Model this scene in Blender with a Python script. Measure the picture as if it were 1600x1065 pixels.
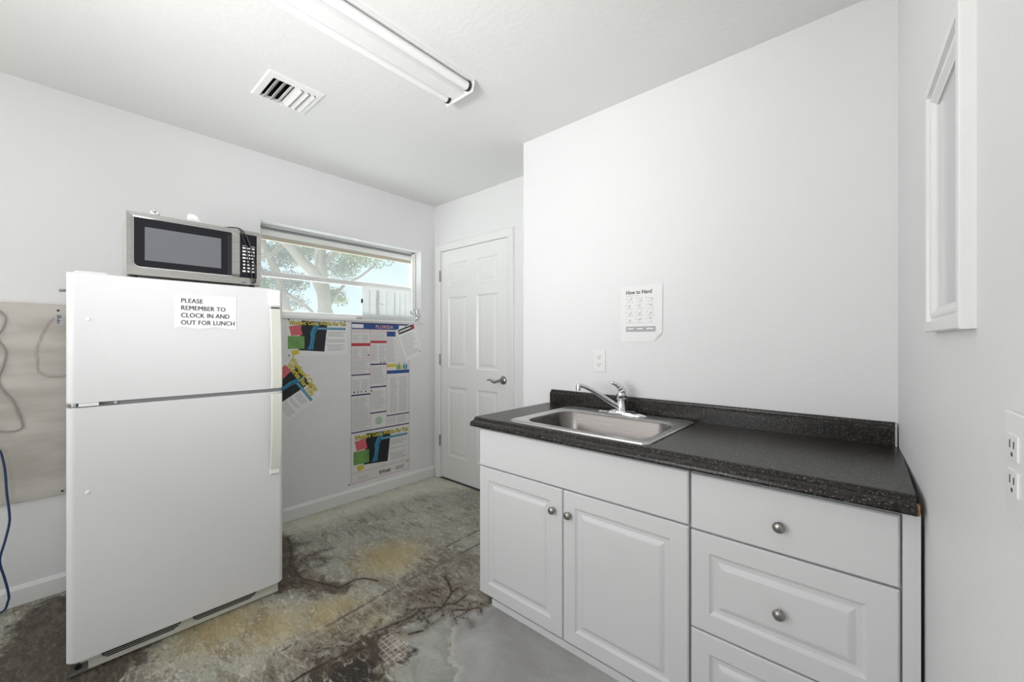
import bpy, bmesh, math, random
import numpy as np
from mathutils import Vector, Matrix, Euler
random.seed(7)
for o in list(bpy.data.objects): bpy.data.objects.remove(o)
COL = bpy.context.scene.collection
S = bpy.context.scene
R = math.radians
PI = math.pi

# ------------------------------------------------------------------ camera, world, lights, exposure
cam_d = bpy.data.cameras.new('camera'); cam = bpy.data.objects.new('camera', cam_d); COL.objects.link(cam)
cam_d.sensor_width = 36.0; cam_d.lens = 36.0*629.0/1600.0
cam_d.clip_start = 0.02; cam_d.clip_end = 200
cam.location = (0, 0, 1.22); cam.rotation_euler = (R(90), 0, R(41.32))
S.camera = cam
S.view_settings.view_transform = 'Standard'; S.view_settings.look = 'None'
S.view_settings.gamma = 1.0; S.view_settings.use_curve_mapping = False
S.view_settings.exposure = 0.05

w = bpy.data.worlds.new('world'); S.world = w; w.use_nodes = True
wb = w.node_tree.nodes['Background']; wb.inputs[0].default_value = (0.68, 0.80, 0.86, 1); wb.inputs[1].default_value = 1.15
def light(name, kind, loc, target, power, size=None, color=(1, 1, 1), size_y=None, angle=None, spread=None):
    d = bpy.data.lights.new(name, kind); o = bpy.data.objects.new(name, d); COL.objects.link(o)
    o.location = loc; d.energy = power; d.color = color
    v = Vector(target)-Vector(loc); o.rotation_euler = v.to_track_quat('-Z', 'Y').to_euler()
    if kind == 'AREA':
        d.size = size
        if size_y: d.shape = 'RECTANGLE'; d.size_y = size_y
    if kind == 'SUN': d.angle = angle
    if spread: d.spread = R(spread)
    return o
light('sun', 'SUN', (-6, -4, 8), (-4.9, 0.5, 0), 19.0, angle=R(1.0), color=(1, 0.97, 0.93))
light('key_area', 'AREA', (-0.9, -0.85, 1.35), (-1.35, 0.75, 2.44), 14, 0.7, (0.995, 0.995, 1.0))
light('fill_area', 'AREA', (-2.3, -1.3, 1.9), (0.05, 0.8, 1.75), 9.0, 1.0, (0.995, 0.995, 1.0))
light('ceiling_bounce', 'AREA', (-0.95, 0.20, 1.25), (-1.55, 1.25, 2.44), 5.5, 0.8, (0.998, 0.998, 1.0))
light('low_fill', 'AREA', (-1.3, -1.9, 1.1), (-2.3, 2.0, 0.5), 5.0, 1.2, (1, 1, 1))
fl_ = light('bounce_flash', 'SPOT', (-0.60, -1.25, 1.20), (-1.95, 1.65, 2.35), 135, color=(1, 1, 0.995))
fl_.data.spot_size = R(66); fl_.data.spot_blend = 1.0; fl_.data.shadow_soft_size = 0.22

# ------------------------------------------------------------------ materials
def new_mat(name):
    m = bpy.data.materials.new(name); m.use_nodes = True
    nt = m.node_tree; b = nt.nodes['Principled BSDF']
    return m, nt, b
def N(nt, t, **kw):
    n = nt.nodes.new(t)
    for k, v in kw.items():
        if k.startswith('i_'):
            key = k[2:]
            n.inputs[int(key) if key.isdigit() else key.replace('_', ' ')].default_value = v
        else: setattr(n, k, v)
    return n
def L(nt, a, b): nt.links.new(a, b)
def mat(name, col, rough=0.5, metal=0.0, spec=0.5, bump=0, bscale=60, var=0.0, vscale=8, coat=0, emit=None):
    m, nt, b = new_mat(name)
    b.inputs['Base Color'].default_value = (*col, 1); b.inputs['Roughness'].default_value = rough
    b.inputs['Metallic'].default_value = metal; b.inputs['Specular IOR Level'].default_value = spec
    b.inputs['Coat Weight'].default_value = coat
    tc = N(nt, 'ShaderNodeTexCoord')
    if bump:
        n = N(nt, 'ShaderNodeTexNoise', i_Scale=bscale, i_Detail=4.0)
        L(nt, tc.outputs['Object'], n.inputs['Vector'])
        bp = N(nt, 'ShaderNodeBump', i_Strength=bump, i_Distance=0.002)
        L(nt, n.outputs['Fac'], bp.inputs['Height']); L(nt, bp.outputs['Normal'], b.inputs['Normal'])
    n = N(nt, 'ShaderNodeTexNoise', i_Scale=vscale, i_Detail=5.0)
    L(nt, tc.outputs['Object'], n.inputs['Vector'])
    mx = N(nt, 'ShaderNodeMix', data_type='RGBA')
    mx.inputs['A'].default_value = (*[c*(1-var) for c in col], 1); mx.inputs['B'].default_value = (*[min(1, c*(1+var)) for c in col], 1)
    L(nt, n.outputs['Fac'], mx.inputs['Factor']); L(nt, mx.outputs['Result'], b.inputs['Base Color'])
    return m
M = {}
M['wall'] = mat('wall_paint', (0.785, 0.785, 0.79), 0.55, spec=0.3, bump=0.55, bscale=75, var=0.015, vscale=3)
M['ceiling'] = mat('ceiling_paint', (0.79, 0.79, 0.78), 0.8, spec=0.2, bump=0.5, bscale=45, var=0.02, vscale=4)
M['trim'] = mat('white_trim_paint', (0.80, 0.80, 0.79), 0.35, var=0.02)
M['door'] = mat('door_paint', (0.80, 0.80, 0.785), 0.32, bump=0.06, bscale=200, var=0.01)
M['cab'] = mat('white_thermofoil', (0.72, 0.72, 0.73), 0.38, var=0.01)
M['cabedge'] = mat('cabinet_grey_edge', (0.50, 0.50, 0.50), 0.5)
M['shade'] = mat('painted_gap_shade', (0.10, 0.10, 0.10), 0.9)  # dark colour that paints in the shade of a gap
M['fridge'] = mat('fridge_enamel', (0.72, 0.72, 0.73), 0.5, bump=0.12, bscale=420, var=0.008)
M['ivory'] = mat('aged_ivory_plastic', (0.66, 0.66, 0.60), 0.4, var=0.02)
M['gasket'] = mat('grey_gasket', (0.27, 0.27, 0.28), 0.6)
M['plastic'] = mat('white_plastic', (0.82, 0.82, 0.81), 0.4)
M['greyplastic'] = mat('light_grey_plastic', (0.50, 0.49, 0.46), 0.45)
M['black'] = mat('black_plastic', (0.012, 0.012, 0.014), 0.4)
M['blackglass'] = mat('black_door_glass', (0.008, 0.008, 0.012), 0.06, spec=0.35)
M['screen'] = mat('perforated_oven_window', (0.14, 0.145, 0.16), 0.18, spec=0.4)
M['chrome'] = mat('chrome', (0.72, 0.73, 0.74), 0.07, 1.0)
M['nickel'] = mat('brushed_nickel', (0.36, 0.34, 0.32), 0.28, 1.0, var=0.1, vscale=60)
M['hinge'] = mat('hinge_steel', (0.32, 0.32, 0.31), 0.4, 1.0)
M['alu'] = mat('window_aluminium', (0.86, 0.86, 0.84), 0.42)
M['tan'] = mat('tan_window_rail', (0.55, 0.50, 0.41), 0.5)
M['tube'] = mat('fluorescent_tube_glass', (0.86, 0.87, 0.86), 0.2)
M['fixture'] = mat('fixture_enamel', (0.82, 0.82, 0.82), 0.35)
M['board'] = None
M['paper'] = mat('paper_white', (0.83, 0.83, 0.83), 0.7)
M['paper_b'] = mat('poster_paper', (0.74, 0.73, 0.72), 0.35)
M['ink'] = mat('print_black', (0.02, 0.02, 0.025), 0.5)
M['inkgrey'] = mat('print_grey', (0.40, 0.40, 0.41), 0.6)
M['inklight'] = mat('print_light_grey', (0.48, 0.48, 0.49), 0.6)
M['yellow'] = mat('print_yellow', (0.62, 0.52, 0.07), 0.5, var=0.1, vscale=40)
M['pink'] = mat('print_coral', (0.66, 0.13, 0.15), 0.5, var=0.1, vscale=30)
M['pinkline'] = mat('print_pink', (0.56, 0.19, 0.22), 0.5)
M['red'] = mat('print_red', (0.50, 0.05, 0.06), 0.5)
M['green'] = mat('print_green', (0.16, 0.33, 0.09), 0.5, var=0.5, vscale=18)
M['teal'] = mat('print_teal', (0.03, 0.23, 0.36), 0.5)
M['blue'] = mat('print_blue', (0.02, 0.07, 0.25), 0.5)
M['purple'] = mat('print_purple', (0.05, 0.03, 0.12), 0.5)
M['xray'] = mat('print_xray_black', (0.008, 0.010, 0.014), 0.4)
M['xblue'] = mat('print_xray_blue', (0.012, 0.12, 0.25), 0.4, var=0.4, vscale=40)
M['xblue2'] = mat('print_xray_light', (0.06, 0.30, 0.44), 0.4, var=0.3, vscale=60)
M['paper_pink'] = mat('print_salmon', (0.72, 0.42, 0.36), 0.5)
M['seal'] = mat('print_pale_green', (0.42, 0.56, 0.42), 0.6)
M['bluecord'] = mat('blue_cable', (0.01, 0.035, 0.12), 0.45)
M['greycord'] = mat('grey_cable', (0.33, 0.31, 0.28), 0.5)
M['wood'] = mat('raw_particle_board', (0.42, 0.22, 0.09), 0.8, var=0.3, vscale=120)
M['mirror'] = mat('mirror_glass', (0.62, 0.63, 0.65), 0.12, 1.0)
M['bark'] = mat('tree_bark', (0.15, 0.13, 0.11), 0.9, bump=1.0, bscale=8, var=0.35, vscale=2.5)
M['paleground'] = mat('pale_bounce_ground', (0.78, 0.77, 0.73), 0.9, var=0.3, vscale=3)  # unseen ground, coloured pale to bounce sunlight up

def mat_brushed(name, col):
    m, nt, b = new_mat(name)
    b.inputs['Metallic'].default_value = 1.0
    tc = N(nt, 'ShaderNodeTexCoord'); mp = N(nt, 'ShaderNodeMapping'); mp.inputs['Scale'].default_value = (4, 300, 300)
    n = N(nt, 'ShaderNodeTexNoise', i_Scale=1.0, i_Detail=3.0)
    L(nt, tc.outputs['Object'], mp.inputs['Vector']); L(nt, mp.outputs['Vector'], n.inputs['Vector'])
    cr = N(nt, 'ShaderNodeMapRange'); cr.inputs['To Min'].default_value = 0.22; cr.inputs['To Max'].default_value = 0.36
    L(nt, n.outputs['Fac'], cr.inputs['Value']); L(nt, cr.outputs['Result'], b.inputs['Roughness'])
    b.inputs['Base Color'].default_value = (*col, 1)
    return m
M['steel'] = mat_brushed('brushed_stainless', (0.52, 0.505, 0.485))
M['rimsteel'] = mat_brushed('sink_rim_steel', (0.55, 0.545, 0.53))
M['bowl'] = mat_brushed('shaded_bowl_steel', (0.22, 0.205, 0.195))  # darker copy of the rim steel, shade and dark reflections painted in

def mat_counter():
    m, nt, b = new_mat('dark_speckled_laminate')
    tc = N(nt, 'ShaderNodeTexCoord')
    v = N(nt, 'ShaderNodeTexVoronoi', i_Scale=330.0); L(nt, tc.outputs['Object'], v.inputs['Vector'])
    n1 = N(nt, 'ShaderNodeTexNoise', i_Scale=210.0, i_Detail=3.0); L(nt, tc.outputs['Object'], n1.inputs['Vector'])
    n2 = N(nt, 'ShaderNodeTexNoise', i_Scale=90.0, i_Detail=5.0); L(nt, tc.outputs['Object'], n2.inputs['Vector'])
    r1 = N(nt, 'ShaderNodeValToRGB'); e = r1.color_ramp.elements
    e[0].position = 0.42; e[0].color = (0.003, 0.003, 0.004, 1); e[1].position = 0.62; e[1].color = (0.026, 0.019, 0.015, 1)
    L(nt, n2.outputs['Fac'], r1.inputs['Fac'])
    r2 = N(nt, 'ShaderNodeValToRGB'); e = r2.color_ramp.elements
    e[0].position = 0.60; e[0].color = (0, 0, 0, 1); e[1].position = 0.68; e[1].color = (1, 1, 1, 1)
    L(nt, n1.outputs['Fac'], r2.inputs['Fac'])
    mx = N(nt, 'ShaderNodeMix', data_type='RGBA'); L(nt, r2.outputs['Color'], mx.inputs['Factor'])
    L(nt, r1.outputs['Color'], mx.inputs['A']); mx.inputs['B'].default_value = (0.21, 0.185, 0.16, 1)
    L(nt, mx.outputs['Result'], b.inputs['Base Color'])
    b.inputs['Roughness'].default_value = 0.30; b.inputs['Specular IOR Level'].default_value = 0.36
    bp = N(nt, 'ShaderNodeBump', i_Strength=0.08, i_Distance=0.001); L(nt, n1.outputs['Fac'], bp.inputs['Height'])
    L(nt, bp.outputs['Normal'], b.inputs['Normal'])
    return m
M['counter'] = mat_counter()

def mat_glass(name, tint=(0.9, 0.95, 0.96), haze=0.25, dif=0.5):
    m = bpy.data.materials.new(name); m.use_nodes = True; nt = m.node_tree; nt.nodes.clear()
    out = N(nt, 'ShaderNodeOutputMaterial'); tr = N(nt, 'ShaderNodeBsdfTransparent'); tr.inputs[0].default_value = (*tint, 1)
    df = N(nt, 'ShaderNodeBsdfTranslucent'); df.inputs[0].default_value = (0.86, 0.86, 0.865, 1)
    gl = N(nt, 'ShaderNodeBsdfGlossy'); gl.inputs['Roughness'].default_value = 0.03
    d2 = N(nt, 'ShaderNodeBsdfDiffuse'); d2.inputs[0].default_value = (0.8, 0.8, 0.8, 1)
    a1 = N(nt, 'ShaderNodeMixShader'); a1.inputs[0].default_value = dif
    L(nt, df.outputs[0], a1.inputs[1]); L(nt, d2.outputs[0], a1.inputs[2])
    m1 = N(nt, 'ShaderNodeMixShader'); m1.inputs[0].default_value = haze
    L(nt, tr.outputs[0], m1.inputs[1]); L(nt, a1.outputs[0], m1.inputs[2])
    lw = N(nt, 'ShaderNodeLayerWeight', i_Blend=0.5); pw = N(nt, 'ShaderNodeMath', operation='POWER'); pw.inputs[1].default_value = 4.0
    ma = N(nt, 'ShaderNodeMath', operation='MULTIPLY_ADD'); ma.inputs[1].default_value = 0.5; ma.inputs[2].default_value = 0.03
    L(nt, lw.outputs['Facing'], pw.inputs[0]); L(nt, pw.outputs[0], ma.inputs[0]); m2 = N(nt, 'ShaderNodeMixShader')
    L(nt, ma.outputs[0], m2.inputs[0]); L(nt, m1.outputs[0], m2.inputs[1]); L(nt, gl.outputs[0], m2.inputs[2])
    L(nt, m2.outputs[0], out.inputs[0]); return m
M['glass'] = mat_glass('hazed_window_glass', haze=0.13)  # milky haze mixed in to paint the washed-out reflection on the pane
M['film'] = mat_glass('milky_plastic_sheet', (0.9, 0.9, 0.9), 0.92, 0.45)

def mat_leaf():
    m, nt, b = new_mat('tree_leaves')
    tc = N(nt, 'ShaderNodeTexCoord'); n = N(nt, 'ShaderNodeTexNoise', i_Scale=1.3, i_Detail=3.0); L(nt, tc.outputs['Object'], n.inputs['Vector'])
    r = N(nt, 'ShaderNodeValToRGB'); e = r.color_ramp.elements
    e[0].position = 0.35; e[0].color = (0.018, 0.055, 0.055, 1); e[1].position = 0.62; e[1].color = (0.11, 0.15, 0.03, 1)
    L(nt, n.outputs['Fac'], r.inputs['Fac']); L(nt, r.outputs['Color'], b.inputs['Base Color'])
    b.inputs['Roughness'].default_value = 0.6; b.inputs['Transmission Weight'].default_value = 0.0
    return m
M['leaf'] = mat_leaf()

# attribute driven floor: the attributes are signed distances (m) to the outlines of stains, patches and cracks in the slab
def att(nt, name):
    return N(nt, 'ShaderNodeAttribute', attribute_name=name).outputs['Fac']
def math_n(nt, op, a, b=None, clamp=False):
    n = N(nt, 'ShaderNodeMath', operation=op); n.use_clamp = clamp
    for i, x in enumerate((a, b)):
        if x is None: continue
        if isinstance(x, (int, float)): n.inputs[i].default_value = x
        else: L(nt, x, n.inputs[i])
    return n.outputs[0]
def smooth(nt, val, lo, hi):
    n = N(nt, 'ShaderNodeMapRange', interpolation_type='SMOOTHSTEP')
    n.inputs['From Min'].default_value = lo; n.inputs['From Max'].default_value = hi
    L(nt, val, n.inputs['Value']); return n.outputs['Result']
def mixc(nt, fac, a, b):
    n = N(nt, 'ShaderNodeMix', data_type='RGBA')
    if isinstance(fac, float): n.inputs['Factor'].default_value = fac
    else: L(nt, fac, n.inputs['Factor'])
    for k, x in (('A', a), ('B', b)):
        if isinstance(x, tuple): n.inputs[k].default_value = (*x, 1)
        else: L(nt, x, n.inputs[k])
    return n.outputs['Result']
def mat_floor():
    m, nt, b = new_mat('stained_bare_concrete'); b.inputs['Specular IOR Level'].default_value = 0.28
    tc = N(nt, 'ShaderNodeTexCoord'); obj = tc.outputs['Object']
    def noise(scale, det=6.0, rough=0.6, dist=0.0, map_scale=None, rot=0):
        n = N(nt, 'ShaderNodeTexNoise', i_Scale=scale, i_Detail=det, i_Roughness=rough, i_Distortion=dist)
        if map_scale:
            mp = N(nt, 'ShaderNodeMapping'); mp.inputs['Scale'].default_value = map_scale; mp.inputs['Rotation'].default_value = (0, 0, rot)
            L(nt, obj, mp.inputs['Vector']); L(nt, mp.outputs['Vector'], n.inputs['Vector'])
        else: L(nt, obj, n.inputs['Vector'])
        return n.outputs['Fac']
    nL = noise(2.6, 7, 0.62, 0.6); nM = noise(11, 8, 0.68, 0.8); nF = noise(60, 6, 0.7, 0.4); nE = noise(24, 6, 0.6, 0.5)
    nS = noise(9, 8, 0.72, 0.5, (0.45, 1.5, 1), R(48)); nV = noise(30, 7, 0.75, 1.2, (0.5, 1.3, 1), R(48))
    edge = math_n(nt, 'MULTIPLY', math_n(nt, 'SUBTRACT', nE, 0.5), 0.10)
    edge2 = math_n(nt, 'ADD', edge, math_n(nt, 'MULTIPLY', math_n(nt, 'SUBTRACT', nM, 0.5), 0.25))
    # base olive grey concrete
    c = mixc(nt, smooth(nt, nL, 0.36, 0.64), (0.190, 0.182, 0.148), (0.310, 0.298, 0.245))
    c = mixc(nt, math_n(nt, 'MULTIPLY', smooth(nt, nM, 0.46, 0.62), 0.7), c, (0.235, 0.240, 0.225))
    c = mixc(nt, math_n(nt, 'MULTIPLY', smooth(nt, nS, 0.50, 0.60), 0.75), c, (0.130, 0.112, 0.085))
    c = mixc(nt, math_n(nt, 'MULTIPLY', smooth(nt, nV, 0.54, 0.60), 0.75), c, (0.43, 0.415, 0.36))
    nG = noise(85, 6, 0.8, 1.0, (0.6, 1.4, 1), R(48)); c = mixc(nt, math_n(nt, 'MULTIPLY', smooth(nt, nG, 0.57, 0.63), 0.6), c, (0.50, 0.49, 0.44)); c = mixc(nt, math_n(nt, 'MULTIPLY', smooth(nt, nG, 0.44, 0.38), 0.6), c, (0.11, 0.10, 0.08))
    # yellowish rust stains
    ye = math_n(nt, 'SUBTRACT', att(nt, 'd_rust'), edge2)
    c = mixc(nt, math_n(nt, 'MULTIPLY', math_n(nt, 'SUBTRACT', 1.0, smooth(nt, ye, -0.10, 0.12)), 0.62), c, (0.31, 0.245, 0.125))
    # pale strip along the wall
    be = math_n(nt, 'SUBTRACT', att(nt, 'd_beige'), edge2)
    c = mixc(nt, math_n(nt, 'MULTIPLY', math_n(nt, 'SUBTRACT', 1.0, smooth(nt, be, -0.12, 0.12)), 0.8), c, mixc(nt, nM, (0.44, 0.42, 0.35), (0.60, 0.58, 0.50)))
    # brown mottled zone
    br = math_n(nt, 'SUBTRACT', att(nt, 'd_brown'), edge2)
    brown = mixc(nt, smooth(nt, nV, 0.40, 0.62), (0.070, 0.054, 0.040), mixc(nt, smooth(nt, nM, 0.4, 0.65), (0.19, 0.165, 0.135), (0.31, 0.29, 0.25)))
    c = mixc(nt, math_n(nt, 'MULTIPLY', math_n(nt, 'SUBTRACT', 1.0, smooth(nt, br, -0.07, 0.05)), 0.85), c, brown)
    c = mixc(nt, math_n(nt, 'MULTIPLY', smooth(nt, nG, 0.59, 0.64), 0.65), c, (0.48, 0.465, 0.42)); c = mixc(nt, math_n(nt, 'MULTIPLY', smooth(nt, nG, 0.43, 0.37), 0.7), c, (0.06, 0.05, 0.04))
    # grey smooth, light smooth
    ge = math_n(nt, 'SUBTRACT', att(nt, 'd_grey'), edge)
    c = mixc(nt, math_n(nt, 'SUBTRACT', 1.0, smooth(nt, ge, -0.006, 0.010)), c, mixc(nt, smooth(nt, nM, 0.35, 0.65), (0.20, 0.205, 0.185), (0.29, 0.29, 0.265)))
    le = math_n(nt, 'SUBTRACT', att(nt, 'd_light'), math_n(nt, 'MULTIPLY', edge, 0.8))
    lc = mixc(nt, smooth(nt, nL, 0.35, 0.65), (0.225, 0.22, 0.215), (0.32, 0.315, 0.305))
    lc = mixc(nt, math_n(nt, 'MULTIPLY', smooth(nt, nF, 0.62, 0.72), 0.5), lc, (0.22, 0.21, 0.20))
    lc = mixc(nt, math_n(nt, 'MULTIPLY', smooth(nt, le, -0.035, -0.002), 0.45), lc, (0.42, 0.41, 0.39))
    c = mixc(nt, math_n(nt, 'SUBTRACT', 1.0, smooth(nt, le, -0.003, 0.003)), c, lc)
    # dark grime
    de = math_n(nt, 'SUBTRACT', att(nt, 'd_dark'), math_n(nt, 'MULTIPLY', edge2, 1.1))
    dk = mixc(nt, smooth(nt, nV, 0.42, 0.60), (0.030, 0.023, 0.018), (0.085, 0.068, 0.053))
    dk = mixc(nt, math_n(nt, 'MULTIPLY', smooth(nt, nF, 0.68, 0.72), 0.9), dk, (0.42, 0.40, 0.36))
    c = mixc(nt, math_n(nt, 'MULTIPLY', math_n(nt, 'SUBTRACT', 1.0, smooth(nt, de, -0.04, 0.02)), 0.93), c, dk)
    bu = math_n(nt, 'SUBTRACT', att(nt, 'd_burn'), edge2)
    c = mixc(nt, math_n(nt, 'MULTIPLY', math_n(nt, 'SUBTRACT', 1.0, smooth(nt, bu, -0.03, 0.02)), smooth(nt, nV, 0.68, 0.50)), c, (0.022, 0.017, 0.014))
    # long seams, then cracks
    se = math_n(nt, 'ADD', att(nt, 'd_seam'), math_n(nt, 'MULTIPLY', math_n(nt, 'SUBTRACT', nF, 0.5), 0.05))
    c = mixc(nt, math_n(nt, 'MULTIPLY', math_n(nt, 'SUBTRACT', 1.0, smooth(nt, se, 0.004, 0.012)), smooth(nt, nM, 0.38, 0.5)), c, (0.10, 0.085, 0.07))
    ck = math_n(nt, 'ADD', att(nt, 'd_crack'), math_n(nt, 'MULTIPLY', math_n(nt, 'SUBTRACT', nF, 0.5), 0.022))
    c = mixc(nt, math_n(nt, 'MULTIPLY', math_n(nt, 'SUBTRACT', 1.0, smooth(nt, ck, 0.0, 0.05)), 0.45), c, (0.10, 0.075, 0.055))
    c = mixc(nt, math_n(nt, 'SUBTRACT', 1.0, smooth(nt, ck, 0.002, 0.010)), c, (0.020, 0.014, 0.012))
    fi = math_n(nt, 'ADD', att(nt, 'd_fine'), math_n(nt, 'MULTIPLY', math_n(nt, 'SUBTRACT', nF, 0.5), 0.060))
    c = mixc(nt, math_n(nt, 'MULTIPLY', math_n(nt, 'SUBTRACT', 1.0, smooth(nt, fi, 0.0, 0.035)), 0.55), c, (0.075, 0.055, 0.040))
    c = mixc(nt, math_n(nt, 'MULTIPLY', math_n(nt, 'SUBTRACT', 1.0, smooth(nt, fi, -0.001, 0.005)), 0.85), c, (0.020, 0.014, 0.011))
    # tile imprint left in old mortar
    tl = math_n(nt, 'SUBTRACT', att(nt, 'd_tile'), math_n(nt, 'MULTIPLY', edge, 0.5))
    bk = N(nt, 'ShaderNodeTexBrick', i_Scale=1.0); bk.offset = 0.0
    bk.inputs['Color1'].default_value = (0.13, 0.10, 0.09, 1); bk.inputs['Color2'].default_value = (0.30, 0.25, 0.22, 1); bk.inputs['Mortar'].default_value = (0.50, 0.46, 0.42, 1)
    bk.inputs['Brick Width'].default_value = 0.022; bk.inputs['Row Height'].default_value = 0.022; bk.inputs['Mortar Size'].default_value = 0.003
    L(nt, obj, bk.inputs['Vector'])
    c = mixc(nt, math_n(nt, 'MULTIPLY', math_n(nt, 'SUBTRACT', 1.0, smooth(nt, tl, -0.010, 0.006)), 0.45), c, bk.outputs['Color'])
    hv = N(nt, 'ShaderNodeHueSaturation', i_Value=1.42, i_Saturation=1.12); L(nt, c, hv.inputs['Color']); L(nt, hv.outputs['Color'], b.inputs['Base Color'])
    rr = N(nt, 'ShaderNodeMapRange'); rr.inputs['To Min'].default_value = 0.28; rr.inputs['To Max'].default_value = 0.60
    L(nt, nM, rr.inputs['Value']); L(nt, rr.outputs['Result'], b.inputs['Roughness'])
    bp = N(nt, 'ShaderNodeBump', i_Strength=0.5, i_Distance=0.004); L(nt, nV, bp.inputs['Height']); L(nt, bp.outputs['Normal'], b.inputs['Normal'])
    return m
M['floor'] = mat_floor()

def mat_board():
    m, nt, b = new_mat('aged_painted_plywood')
    tc = N(nt, 'ShaderNodeTexCoord'); obj = tc.outputs['Object']
    n = N(nt, 'ShaderNodeTexNoise', i_Scale=3.0, i_Detail=6.0); mp = N(nt, 'ShaderNodeMapping'); mp.inputs['Scale'].default_value = (1, 1, 3.5)
    L(nt, obj, mp.inputs[0]); L(nt, mp.outputs[0], n.inputs[0])
    c = mixc(nt, smooth(nt, n.outputs['Fac'], 0.35, 0.65), (0.44, 0.41, 0.37), (0.56, 0.53, 0.49))
    d = att(nt, 'd_ring')
    c = mixc(nt, math_n(nt, 'MULTIPLY', math_n(nt, 'SUBTRACT', 1.0, smooth(nt, d, 0.001, 0.010)), 0.6), c, (0.24, 0.21, 0.18))
    L(nt, c, b.inputs['Base Color']); b.inputs['Roughness'].default_value = 0.55
    return m
M['board'] = mat_board()

# ------------------------------------------------------------------ geometry helpers
def bx(bm, x0, x1, y0, y1, z0, z1, bevel=0.0, seg=2):
    v = [bm.verts.new(p) for p in ((x0, y0, z0), (x1, y0, z0), (x1, y1, z0), (x0, y1, z0), (x0, y0, z1), (x1, y0, z1), (x1, y1, z1), (x0, y1, z1))]
    fs = [bm.faces.new([v[i] for i in q]) for q in ((0, 3, 2, 1), (4, 5, 6, 7), (0, 1, 5, 4), (1, 2, 6, 5), (2, 3, 7, 6), (3, 0, 4, 7))]
    if bevel:
        es = list({e for f in fs for e in f.edges})
        bmesh.ops.bevel(bm, geom=es, offset=bevel, segments=seg, affect='EDGES', profile=0.5)
    return bm
def box(*a, **k): return bx(bmesh.new(), *a, **k)
def prism(bm, pts, axis, a, b):
    """extrude 2D polygon pts along an axis; axis 'x': pts=(y,z); 'y': (x,z); 'z': (x,y)"""
    def P(p, t): return {'x': (t, p[0], p[1]), 'y': (p[0], t, p[1]), 'z': (p[0], p[1], t)}[axis]
    A = [bm.verts.new(P(p, a)) for p in pts]; B = [bm.verts.new(P(p, b)) for p in pts]
    n = len(pts)
    bm.faces.new(A); bm.faces.new(B[::-1])
    for i in range(n): bm.faces.new((A[i], B[i], B[(i+1) % n], A[(i+1) % n]))
    return bm
def tube(bm, pts, r, n=10, caps=True):
    """round bar along 3D points, r number or list"""
    pts = [Vector(p) for p in pts]; rs = r if isinstance(r, (list, tuple)) else [r]*len(pts)
    rings = []; up = None
    for i, p in enumerate(pts):
        t = (pts[min(i+1, len(pts)-1)]-pts[max(i-1, 0)]).normalized()
        if up is None: up = Vector((0, 0, 1)) if abs(t.z) < 0.9 else Vector((1, 0, 0))
        s = t.cross(up).normalized(); up = s.cross(t).normalized()
        rings.append([bm.verts.new(p+(s*math.cos(2*PI*k/n)+up*math.sin(2*PI*k/n))*rs[i]) for k in range(n)])
    for a, b in zip(rings, rings[1:]):
        for k in range(n): bm.faces.new((a[k], a[(k+1) % n], b[(k+1) % n], b[k]))
    if caps: bm.faces.new(rings[0][::-1]); bm.faces.new(rings[-1])
    return bm
def spline(pts, n=8):
    out = []; P = [Vector(p) for p in pts]; P = [P[0]*2-P[1]]+P+[P[-1]*2-P[-2]]
    for i in range(1, len(P)-2):
        for k in range(n):
            t = k/n; a, b, c, d = P[i-1], P[i], P[i+1], P[i+2]
            out.append(0.5*((2*b)+(c-a)*t+(2*a-5*b+4*c-d)*t*t+(3*b-a-3*c+d)*t**3))
    out.append(P[-2]); return out
def lathe(bm, prof, mtx=None, n=24):
    """prof: list of (r, h) about +Z"""
    rings = []
    for r, h in prof:
        if r < 1e-6: rings.append([bm.verts.new((0, 0, h))])
        else: rings.append([bm.verts.new((r*math.cos(2*PI*k/n), r*math.sin(2*PI*k/n), h)) for k in range(n)])
    for a, b in zip(rings, rings[1:]):
        for k in range(n):
            k2 = (k+1) % n
            if len(a) == 1 and len(b) > 1: bm.faces.new((a[0], b[k2], b[k]))
            elif len(b) == 1 and len(a) > 1: bm.faces.new((a[k], a[k2], b[0]))
            elif len(a) > 1: bm.faces.new((a[k], a[k2], b[k2], b[k]))
    if mtx is not None:
        vs = {v for r in rings for v in r}
        for v in vs: v.co = mtx @ v.co
    return bm
def rrect(x0, x1, y0, y1, r, z, k=6):
    pts = []
    for cx, cy, a in ((x1-r, y1-r, 0), (x0+r, y1-r, 90), (x0+r, y0+r, 180), (x1-r, y0+r, 270)):
        for i in range(k+1):
            t = R(a+90*i/k); pts.append((cx+r*math.cos(t), cy+r*math.sin(t), z))
    return pts
def loft(bm, loops, cap0=False, cap1=False, flip=False):
    V = [[bm.verts.new(p) for p in l] for l in loops]; n = len(V[0])
    for a, b in zip(V, V[1:]):
        for k in range(n):
            f = (a[k], a[(k+1) % n], b[(k+1) % n], b[k]); bm.faces.new(f[::-1] if flip else f)
    if cap0: bm.faces.new(V[0][::-1] if not flip else V[0])
    if cap1: bm.faces.new(V[-1] if not flip else V[-1][::-1])
    return bm
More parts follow.
